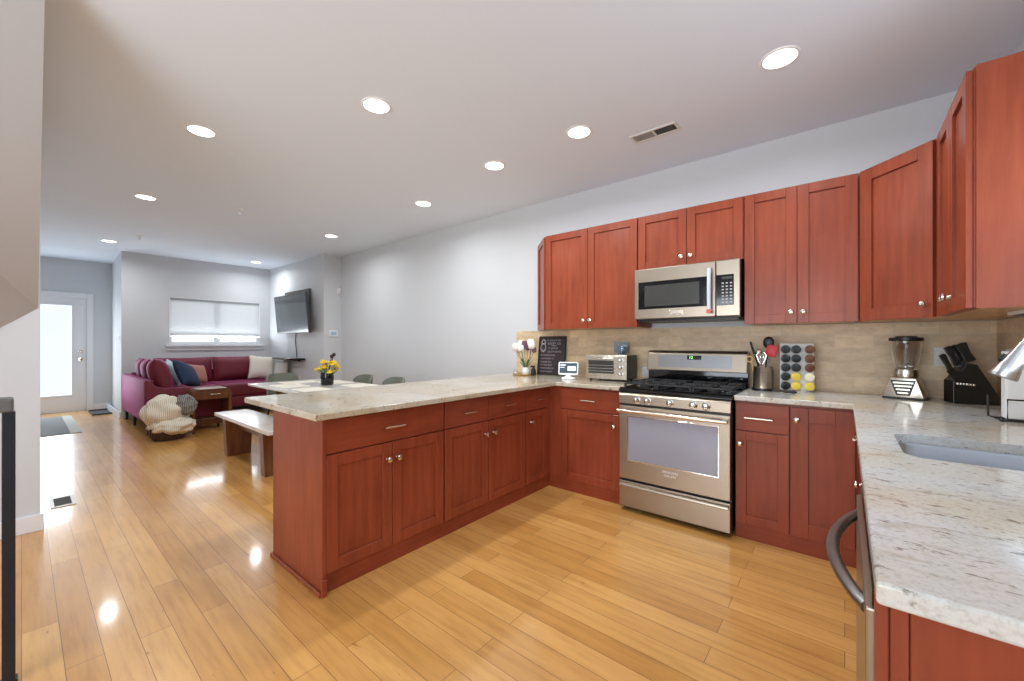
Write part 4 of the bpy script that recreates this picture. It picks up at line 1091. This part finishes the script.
# knife block: steel knives stand in a black block
KB = (0.525, 3.345, CT); kr = R(12)
t = thing('knife_block', 'black slanted knife block in the tiled corner', 'knife block', KB, kr)
MB().prism([(-0.075, 0.0), (0.105, 0.0), (0.105, 0.04), (0.02, 0.215), (-0.02, 0.225), (-0.06, 0.14), (-0.075, 0.125)], -0.055, 0.055, 0.003, 'y').build('block', M['black'], t)
MB().prism([(-0.105, 0.18), (-0.06, 0.105), (0.0, 0.105), (-0.03, 0.175)], -0.062, -0.0555, 0.002, 'y').build('front_plate', M['black'], t)
tx = lambda x, y, z: Vector((KB[0] + math.cos(kr) * x - math.sin(kr) * y, KB[1] + math.sin(kr) * x + math.cos(kr) * y, KB[2] + z))
kl = ['leftmost black knife handle in the knife block', 'tallest black knife handle in the knife block', 'wide black cleaver handle at right in the knife block', 'rear black knife handle, behind the widest one in the block']
for k, (x, y, z, L_, w_) in enumerate(((-0.06, -0.03, 0.148, 0.135, 0.014), (-0.034, -0.005, 0.20, 0.125, 0.016), (0.006, -0.03, 0.224, 0.118, 0.024), (0.0, 0.03, 0.222, 0.11, 0.014))):
    p = tx(x, y, z); d = thing('kitchen_knife', kl[k], 'knife', p, kr, 'knives in the block'); a = rot('Y', -24)
    MB().prism([(-w_, 0.01), (w_, 0.01), (w_ * 0.8, L_ * 0.5), (w_ * 1.15, L_ * 0.95), (w_ * 0.5, L_), (-w_ * 0.9, L_ * 0.97), (-w_ * 0.75, L_ * 0.5)], -0.008, 0.008, 0.003, 'y', mtx=a).build('handle', M['black'], d)
    MB().box(-w_ * 0.8, w_ * 0.8, -0.004, 0.004, 0.002, 0.0098, 0.001, mtx=a).build('bolster', M['steel_d'], d)
for k in range(6):
    p = tx(-0.066 + k * 0.0125, -0.056, 0.112 - 0.001 * k)
    d = thing('steak_knife', 'silver tipped steak knife, %s of six along the front of the block' % ['first from left', 'second from left', 'third from left', 'third from right', 'second from right', 'first from right'][k], 'knife', p, kr, 'steak knives in the block')
    MB().box(-0.0042, 0.0042, -0.022, 0.0, -0.005, 0.006, 0.0015).build('handle', M['black'], d)
    MB().box(-0.0042, 0.0042, -0.0265, -0.0225, -0.005, 0.006, 0.001).build('end_cap', M['chrome'], d)

# white board in a black wire rack beside the faucet
t = thing('wire_rack', 'black wire rack on the stone at the right edge of the picture', 'rack', (0.55, 2.68, CT), R(0))
rw = 0.004
MB().tube([(-0.02, -0.035, 0.011), (-0.02, -0.035, 0.095), (0.11, -0.035, 0.095), (0.11, -0.035, 0.011)], rw, 8, closed=True).build('front_hoop', M['blackwire'], t, 50)
MB().tube([(-0.035, -0.035, 0.006), (-0.035, 0.06, 0.006), (0.11, 0.06, 0.006), (0.11, -0.035, 0.006)], rw, 8, closed=True).build('base_ring', M['blackwire'], t, 50)
MB().tube([(-0.035, 0.04, 0.006), (-0.06, 0.04, 0.014), (-0.062, 0.04, 0.105)], rw, 8).build('side_hook', M['blackwire'], t, 50)
for xx in (-0.035, 0.11): MB().ball((xx, -0.035, 0.0085), 0.0085).build('ball_foot', M['blackwire'], t, 60)
t = thing('paper_towels', 'white block of folded paper towels standing in the black wire rack', 'paper towels', (0.63, 2.695, CT + 0.0105))
MB().box(-0.1, 0.035, -0.02, 0.045, 0, 0.29, 0.006, 3).build('stack', M['paper'], t)
b = MB()
for k in range(6): b.box(-0.1005, 0.0355, -0.015 + k * 0.01, -0.014 + k * 0.01, 0.004, 0.286)
b.build('fold_edges', M['offwhite'], t)

# ------------------------------------------------------------------ living room
# sectional sofa: section one runs along the entry side (X), section two along the window wall (Y)
t = thing('sectional_sofa', 'L-shaped magenta velvet sectional sofa under the window', 'sofa', (0, 0, 0))
VV = M['velvet']
MB().box(-9.10, -7.32, 1.14, 1.92, 0.17, 0.34, 0.02, 3).build('base', VV, t, 40)
MB().box(-9.10, -8.02, 1.92, 3.10, 0.17, 0.34, 0.02, 3).build('base', VV, t, 40)
MB().box(-9.10, -7.22, 1.04, 1.14, 0.17, 0.745, 0.025, 3).build('back_panel', VV, t, 40)
MB().box(-9.125, -9.02, 1.145, 3.10, 0.17, 0.76, 0.025, 3).build('back_panel', VV, t, 40)
prof = [(1.045, 0.17), (1.95, 0.17), (1.95, 0.585), (1.9, 0.605), (1.25, 0.625), (1.17, 0.65), (1.12, 0.70), (1.09, 0.745), (1.045, 0.745)]
MB().prism(prof, -7.33, -7.20, 0.02, 'x', 3).build('arm', VV, t, 40)
MB().box(-8.02, -7.34, 1.16, 1.93, 0.345, 0.55, 0.04, 4).build('seat_cushion', VV, t, 40)
MB().box(-9.0, -8.03, 1.16, 2.10, 0.345, 0.55, 0.04, 4).build('seat_cushion', VV, t, 40)
MB().box(-9.0, -8.0, 2.11, 3.09, 0.345, 0.55, 0.04, 4).build('seat_cushion', VV, t, 40)
for x, y in ((-7.27, 1.09), (-8.3, 1.09), (-9.02, 1.09), (-7.27, 1.88), (-8.1, 3.03), (-9.03, 3.03)):
    MB().lathe([(0, 0), (0.018, 0), (0.022, 0.17), (0, 0.17)], 12, (x, y, 0)).build('leg', M['blackwire'], t, 40)
def cushion(name, label, cat, loc, rz, tilt, w, h, d, m, group=None, roll=0, wob=0.0, pinch=0.93):
    c = MB(); c.pillow(w, h, d, 14, pinch, rot('X', -tilt) @ rot('Y', roll), wob)
    o = c.build(name, m, None, 60); o.location = loc; o.rotation_euler = (0, 0, R(rz))
    return tag(o, label, cat, group)
# back cushions belong to the sofa
def back_cushion(loc, rz, tilt, w, h, d, pinch=0.97):
    c = MB(); c.pillow(w, h, d, 14, pinch, tr(*loc) @ rot('Z', rz) @ rot('X', -tilt))
    c.build('back_cushion', VV, t, 60)
back_cushion((-8.93, 1.82, 0.765), 90, 12, 0.80, 0.46, 0.24, 0.98)
back_cushion((-8.93, 2.60, 0.765), 90, 12, 0.76, 0.46, 0.24, 0.98)
back_cushion((-7.58, 1.26, 0.785), 172, 14, 0.50, 0.50, 0.25)
back_cushion((-8.08, 1.25, 0.775), 178, 12, 0.5, 0.48, 0.22)
back_cushion((-8.56, 1.25, 0.775), 180, 12, 0.44, 0.48, 0.2)
cushion('throw_pillow', 'navy blue throw pillow leaning on the magenta cushions', 'pillow', (-7.72, 1.60, 0.765), 150, 26, 0.50, 0.42, 0.16, M['pillow_navy'], 'throw pillows', 18)
cushion('throw_pillow', 'pale teal throw pillow peeking out behind the navy one', 'pillow', (-8.20, 1.52, 0.775), 165, 22, 0.42, 0.42, 0.13, M['pillow_teal'], 'throw pillows', -8)
cushion('throw_pillow', 'rose tan throw pillow to the right of the navy one', 'pillow', (-8.26, 1.84, 0.735), 125, 22, 0.34, 0.34, 0.14, M['pillow_rose'], 'throw pillows', 10)
cushion('throw_pillow', 'ivory throw pillow at the right end of the sofa', 'pillow', (-8.55, 2.90, 0.785), 80, 22, 0.42, 0.46, 0.16, M['pillow_white'], 'throw pillows', 6)
cushion('throw_pillow', 'pale grey throw pillow pressed against the television wall', 'pillow', (-8.22, 3.12, 0.735), 8, 8, 0.38, 0.34, 0.12, M['pillow_grey'], 'throw pillows', 0)

# basket with blankets
t = thing('blanket_basket', 'dark woven basket full of knit blankets beside the sofa arm', 'basket', (-6.80, 1.215, 0))
MB().lathe([(0, 0), (0.15, 0), (0.185, 0.05), (0.205, 0.12), (0.2, 0.17), (0.19, 0.17), (0.192, 0.12), (0.175, 0.055), (0, 0.012)], 32).build('basket_body', M['wicker'], t, 50)
def lump(name, m, c, r, sx, sy, sz, amp, lf, label, cat):
    b = MB(); b.ball(c, r, sx, sy, sz, 5, None, amp, lf); o = b.build(name, m, None, 80); return tag(o, label, cat, 'knit blankets')
b = MB(); b.ball((-6.83, 1.20, 0.345), 0.235, 1.0, 1.0, 0.94, 5, None, 0.2, 1.9)
b.ball((-6.74, 1.25, 0.17), 0.205, 1.0, 1.15, 0.62, 5, None, 0.2, 2.4)
tag(b.build('knit_blanket', M['knit_cream'], None, 80), 'bulky cream cable-knit blanket spilling over the dark basket', 'blanket', 'knit blankets')
b = MB(); b.ball((-6.71, 1.375, 0.43), 0.13, 0.95, 0.9, 1.0, 5, None, 0.22, 3.0)
tag(b.build('knit_blanket', M['knit_grey'], None, 80), 'grey chunky knit blanket bunched on the right of the cream one', 'blanket', 'knit blankets')

# side table
t = thing('side_table', 'walnut side table with one drawer and rounded shoulders by the sofa', 'side table', (-7.02, 1.715, 0))
def arch(x0, x1):
    o_ = [(-0.23, 0.0), (-0.23, 0.54)] + [(-0.17 - 0.06 * math.cos(R(a)), 0.54 + 0.06 * math.sin(R(a))) for a in (30, 60, 90)] + [(0.17 + 0.06 * math.sin(R(a)), 0.54 + 0.06 * math.cos(R(a))) for a in (0, 30, 60, 90)] + [(0.23, 0.0), (0.195, 0.0), (0.195, 0.53), (0.165, 0.565), (-0.165, 0.565), (-0.195, 0.53), (-0.195, 0.0)]
    return MB().prism(o_, x0, x1, 0.003, 'x', 1)
arch(-0.17, 0.13).build('frame', M['walnut'], t)
MB().box(-0.165, 0.135, -0.168, 0.168, 0.6005, 0.606, 0.002).build('top_inlay', M['tabletop'], t)
td = MB().box(0.10, 0.128, -0.19, 0.19, 0.455, 0.562, 0.003).build('drawer', M['walnut'], t)
MB().box(0.128, 0.142, -0.03, 0.09, 0.515, 0.528, 0.003).build('pull', M['nickel'], td)
MB().box(-0.165, 0.0999, -0.19, 0.19, 0.45, 0.56).build('drawer_box', M['walnut'], t)
MB().box(-0.165, -0.145, -0.194, 0.194, 0.06, 0.15, 0.003).build('stretcher', M['walnut'], t)

# bench
t = thing('dining_bench', 'long wooden bench with a pale top alongside the dining table', 'bench', (-4.70, 1.55, 0))
MB().box(-0.80, 0.76, -0.165, 0.165, 0.425, 0.462, 0.004).build('seat', M['oak_pale'], t)
for xx in (-0.58, 0.50):
    MB().prism([(-0.115, 0.0), (0.115, 0.0), (0.135, 0.4245), (-0.135, 0.4245)], xx - 0.05, xx + 0.05, 0.003, 'x').build('leg', M['walnut'], t)
MB().box(-0.5295, 0.4495, -0.02, 0.02, 0.3, 0.4, 0.003).build('stretcher', M['walnut'], t)

# dining table
t = thing('dining_table', 'long dining table with a pale top behind the peninsula', 'dining table', (-4.75, 2.24, 0))
MB().box(-0.90, 0.90, -0.475, 0.475, 0.722, 0.75, 0.004).build('tabletop', M['tabletop'], t)
for xx in (-0.66, 0.66): MB().box(xx - 0.04, xx + 0.04, -0.24, 0.24, 0, 0.7215, 0.004).build('leg', M['walnut'], t)
MB().box(-0.6195, 0.6195, -0.03, 0.03, 0.55, 0.68, 0.004).build('stretcher', M['walnut'], t)
pm = None
for x, y, w, d, lb in ((-5.32, 2.24, 0.3, 0.42, 'cream placemat at the sofa end of the table'), (-4.98, 1.98, 0.44, 0.3, 'cream placemat on the bench side of the table, farther from camera'), (-4.36, 1.98, 0.44, 0.3, 'cream placemat on the bench side of the table, nearer the camera'), (-4.98, 2.52, 0.44, 0.3, 'cream placemat in front of the farther olive chair on the wall side'), (-4.36, 2.52, 0.44, 0.3, 'cream placemat in front of the nearer olive chair on the wall side')):
    o = MB().prism(rrect(-w / 2, w / 2, -d / 2, d / 2, 0.02, 4), 0, 0.004, 0.001).build('placemat', M['placemat'])
    o.location = (x, y, 0.7502); tag(o, lb, 'placemat', 'cream placemats')

# dining chairs with curved shells
def chair(label, loc, rz):
    t = thing('dining_chair', label, 'chair', loc, rz, 'olive grey dining chairs')
    b = MB(); b.box(-0.22, 0.22, -0.2, 0.2, 0.43, 0.47, 0.018, 3); b.build('seat', M['chair'], t, 40)
    def f(u, v):
        a = (u - 0.5) * R(125); z = 0.46 + v * 0.37 - (abs(u - 0.5) * 2) ** 4 * 0.06 * v
        return Vector((0.235 * math.sin(a), -0.03 + 0.235 * math.cos(a) + 0.05 * v, z))
    b = MB(); b.quad_strip(f, 20, 10, 0.024); b.build('backrest', M['chair'], t, 60)
    for sx in (-1, 1):
        for sy in (-1, 1): MB().tube([(sx * 0.15, sy * 0.14, 0.432), (sx * 0.21, sy * 0.2, 0.0)], [0.013, 0.009], 10).build('leg', M['blackwire'], t, 50)
    return t
chair('olive grey chair at the sofa end of the dining table', (-5.78, 2.26, 0), R(90))
chair('olive grey chair on the wall side of the table, farther from the camera', (-4.84, 2.68, 0), R(0))
chair('olive grey chair on the wall side of the table, nearer to the camera', (-4.19, 2.70, 0), R(0))

# yellow flowers in a dark pot
t = thing('flower_pot', 'dark glass pot of yellow flowers in the middle of the dining table', 'pot of flowers', (-4.75, 2.31, 0.7502))
MB().lathe([(0, 0), (0.062, 0), (0.072, 0.02), (0.074, 0.1), (0.068, 0.145), (0.064, 0.145), (0.066, 0.1), (0, 0.09)], 28).build('pot', M['blackgloss'], t, 50)
rnd = random.Random(11)
for k in range(30):
    a = rnd.uniform(0, 2 * PI); rr_ = 0.13 * math.sqrt(rnd.random()); z = 0.21 + rnd.uniform(-0.03, 0.085) - rr_ * 0.25
    p = Vector((rr_ * math.cos(a), rr_ * math.sin(a), z)); b = MB()
    for q in range(8):
        an = 2 * PI * q / 8
        b.ball(p + Vector((0.018 * math.cos(an), 0.018 * math.sin(an), 0.004)), 0.017, 1, 1, 0.6, 1)
    b.ball(p + Vector((0, 0, 0.008)), 0.013, 1, 1, 0.8, 1)
    o = b.build('bloom', M['petal'], t, 60)
    MB().tube([(p.x * 0.35, p.y * 0.35, 0.1), p - Vector((0, 0, 0.004))], 0.003, 6).build('stem', M['stem'], o, 60)
for a, l_, dx in ((0.6, 0.36, 0.11), (0.4, 0.34, 0.08), (2.6, 0.23, 0.1)):
    e = Vector((dx * math.cos(a), dx * math.sin(a) * 0.6, l_)); o = MB().tube([(0, 0, 0.1), e], 0.005, 6).build('dark_stem', M['darkbud'], t, 60)
    MB().ball(e, 0.02, 1, 1, 1.2, 2).build('seed_head', M['darkbud'], o, 60)
b = MB()
for k in range(14):
    a = 2 * PI * k / 14; c_, s__ = math.cos(a), math.sin(a); up_ = rnd.uniform(0.02, 0.07)
    b.quad_strip(lambda u, v: Vector((c_ * (0.05 + 0.11 * u) - s__ * (v - 0.5) * 0.03 * math.sin(PI * (0.05 + 0.93 * u)), s__ * (0.05 + 0.11 * u) + c_ * (v - 0.5) * 0.03 * math.sin(PI * (0.05 + 0.93 * u)), 0.14 + up_ * u + 0.02 * math.sin(PI * u))), 6, 2, 0.001)
b.build('foliage', M['leaf'], t, 60)

# television on an arm, its cable and the shelf below
t = thing('television', 'flat television tilted out from the wall on a mount', 'television', (-7.665, 3.06, 1.765))
TT = rot('X', 5)
MB().box(-0.665, 0.665, 0.0, 0.045, -0.345, 0.345, 0.006, mtx=TT).build('bezel', M['tvframe'], t)
MB().box(-0.65, 0.65, -0.0025, 0.002, -0.32, 0.332, 0.001, mtx=TT).build('screen', M['tvscreen'], t)
t = thing('television_mount', 'dark wall plate and arm holding the television', 'wall mount', (-7.80, YT - 0.0005, 1.80))
MB().box(-0.52, 0.52, -0.03, 0, -0.37, 0.41, 0.004).build('wall_plate', M['kv_dark'], t)
MB().box(-0.06, 0.12, -0.13, -0.0305, -0.06, 0.02, 0.006).build('arm', M['black'], t)
b = MB(); b.tube([(-7.86, YT - 0.012, 1.43), (-7.90, YT - 0.012, 1.3), (-7.86, YT - 0.012, 1.16), (-7.83, YT - 0.012, 0.985)], 0.007, 8)
tag(b.build('power_cable', M['black'], None, 60), 'thin black cable hanging from the television to the shelf', 'cable')
t = thing('floating_shelf', 'dark floating shelf on the wall below the television', 'shelf', (-7.95, YT - 0.0005, 0.955))
MB().box(-0.52, 0.45, -0.2, 0, -0.018, 0.018, 0.003).build('board', M['blackgloss'], t)
MB().box(-0.30, 0.25, -0.03, -0.0005, -0.05, -0.0185, 0.003).build('bracket', M['black'], t)

# floor pieces on the left
t = thing('floor_register', 'metal floor vent set in the planks near the left wall', 'floor vent', (-4.75, 0.205, 0.0002))
MB().box(-0.15, 0.15, -0.065, -0.045, 0, 0.006, 0.002).box(-0.15, 0.15, 0.045, 0.065, 0, 0.006, 0.002).box(-0.15, -0.12, -0.045, 0.045, 0, 0.006, 0.002).box(0.12, 0.15, -0.045, 0.045, 0, 0.006, 0.002).build('vent_frame', M['offwhite'], t)
MB().box(-0.12, 0.12, -0.045, 0.045, 0, 0.001).build('vent_duct', M['kv_dark'], t)
b = MB()
for k in range(11): b.box(-0.116 + k * 0.0215, -0.106 + k * 0.0215, -0.045, 0.045, 0.0012, 0.004)
b.build('louvres', M['kv_dark'], t)
t = thing('door_mat', 'grey door mat with a pale band lying before the entry door', 'mat', (-9.22, 0.18, 0.0002))
MB().box(-1.0, 1.0, -0.38, 0.25, 0, 0.008, 0.003).build('mat_field', M['rug'], t)
MB().box(-1.0, 1.0, 0.2505, 0.36, 0, 0.008, 0.003).build('mat_band', M['rug_light'], t)
t = thing('boot_tray', 'dark flat tray on the floor between the door and the sofa', 'tray', (-10.3, 0.93, 0.0002))
b = MB(); b.box(-0.34, 0.34, -0.16, 0.12, 0, 0.006, 0.002); b.box(-0.34, 0.34, -0.16, -0.145, 0.006, 0.025, 0.002); b.box(-0.34, 0.34, 0.105, 0.12, 0.006, 0.025, 0.002); b.box(-0.34, -0.325, -0.145, 0.105, 0.006, 0.025, 0.002); b.box(0.325, 0.34, -0.145, 0.105, 0.006, 0.025, 0.002)
b.build('tray', M['rug_dark'], t)

# stair railing at the left edge
t = thing('stair_railing', 'dark stair railing post with a grey cap at the left edge', 'railing', (-2.36, -0.03, 0))
MB().box(-0.016, 0.016, -0.016, 0.016, 0, 1.0, 0.002).build('newel_post', M['railmetal'], t)
MB().box(-0.045, 0.045, -0.9, 0.012, 1.0005, 1.05, 0.008, 3).build('handrail', M['railwood'], t)
MB().box(-0.022, 0.022, -0.022, 0.022, 0, 0.02, 0.003).build('post_foot', M['railmetal'], t)
for k in range(1, 8): MB().box(-0.008, 0.008, -0.1 * k - 0.03, -0.1 * k - 0.014, 0.02, 1.0).build('baluster', M['railmetal'], t)
MB().box(-0.015, 0.015, -0.86, -0.0225, 0.06, 0.085, 0.002).build('bottom_rail', M['railmetal'], t)
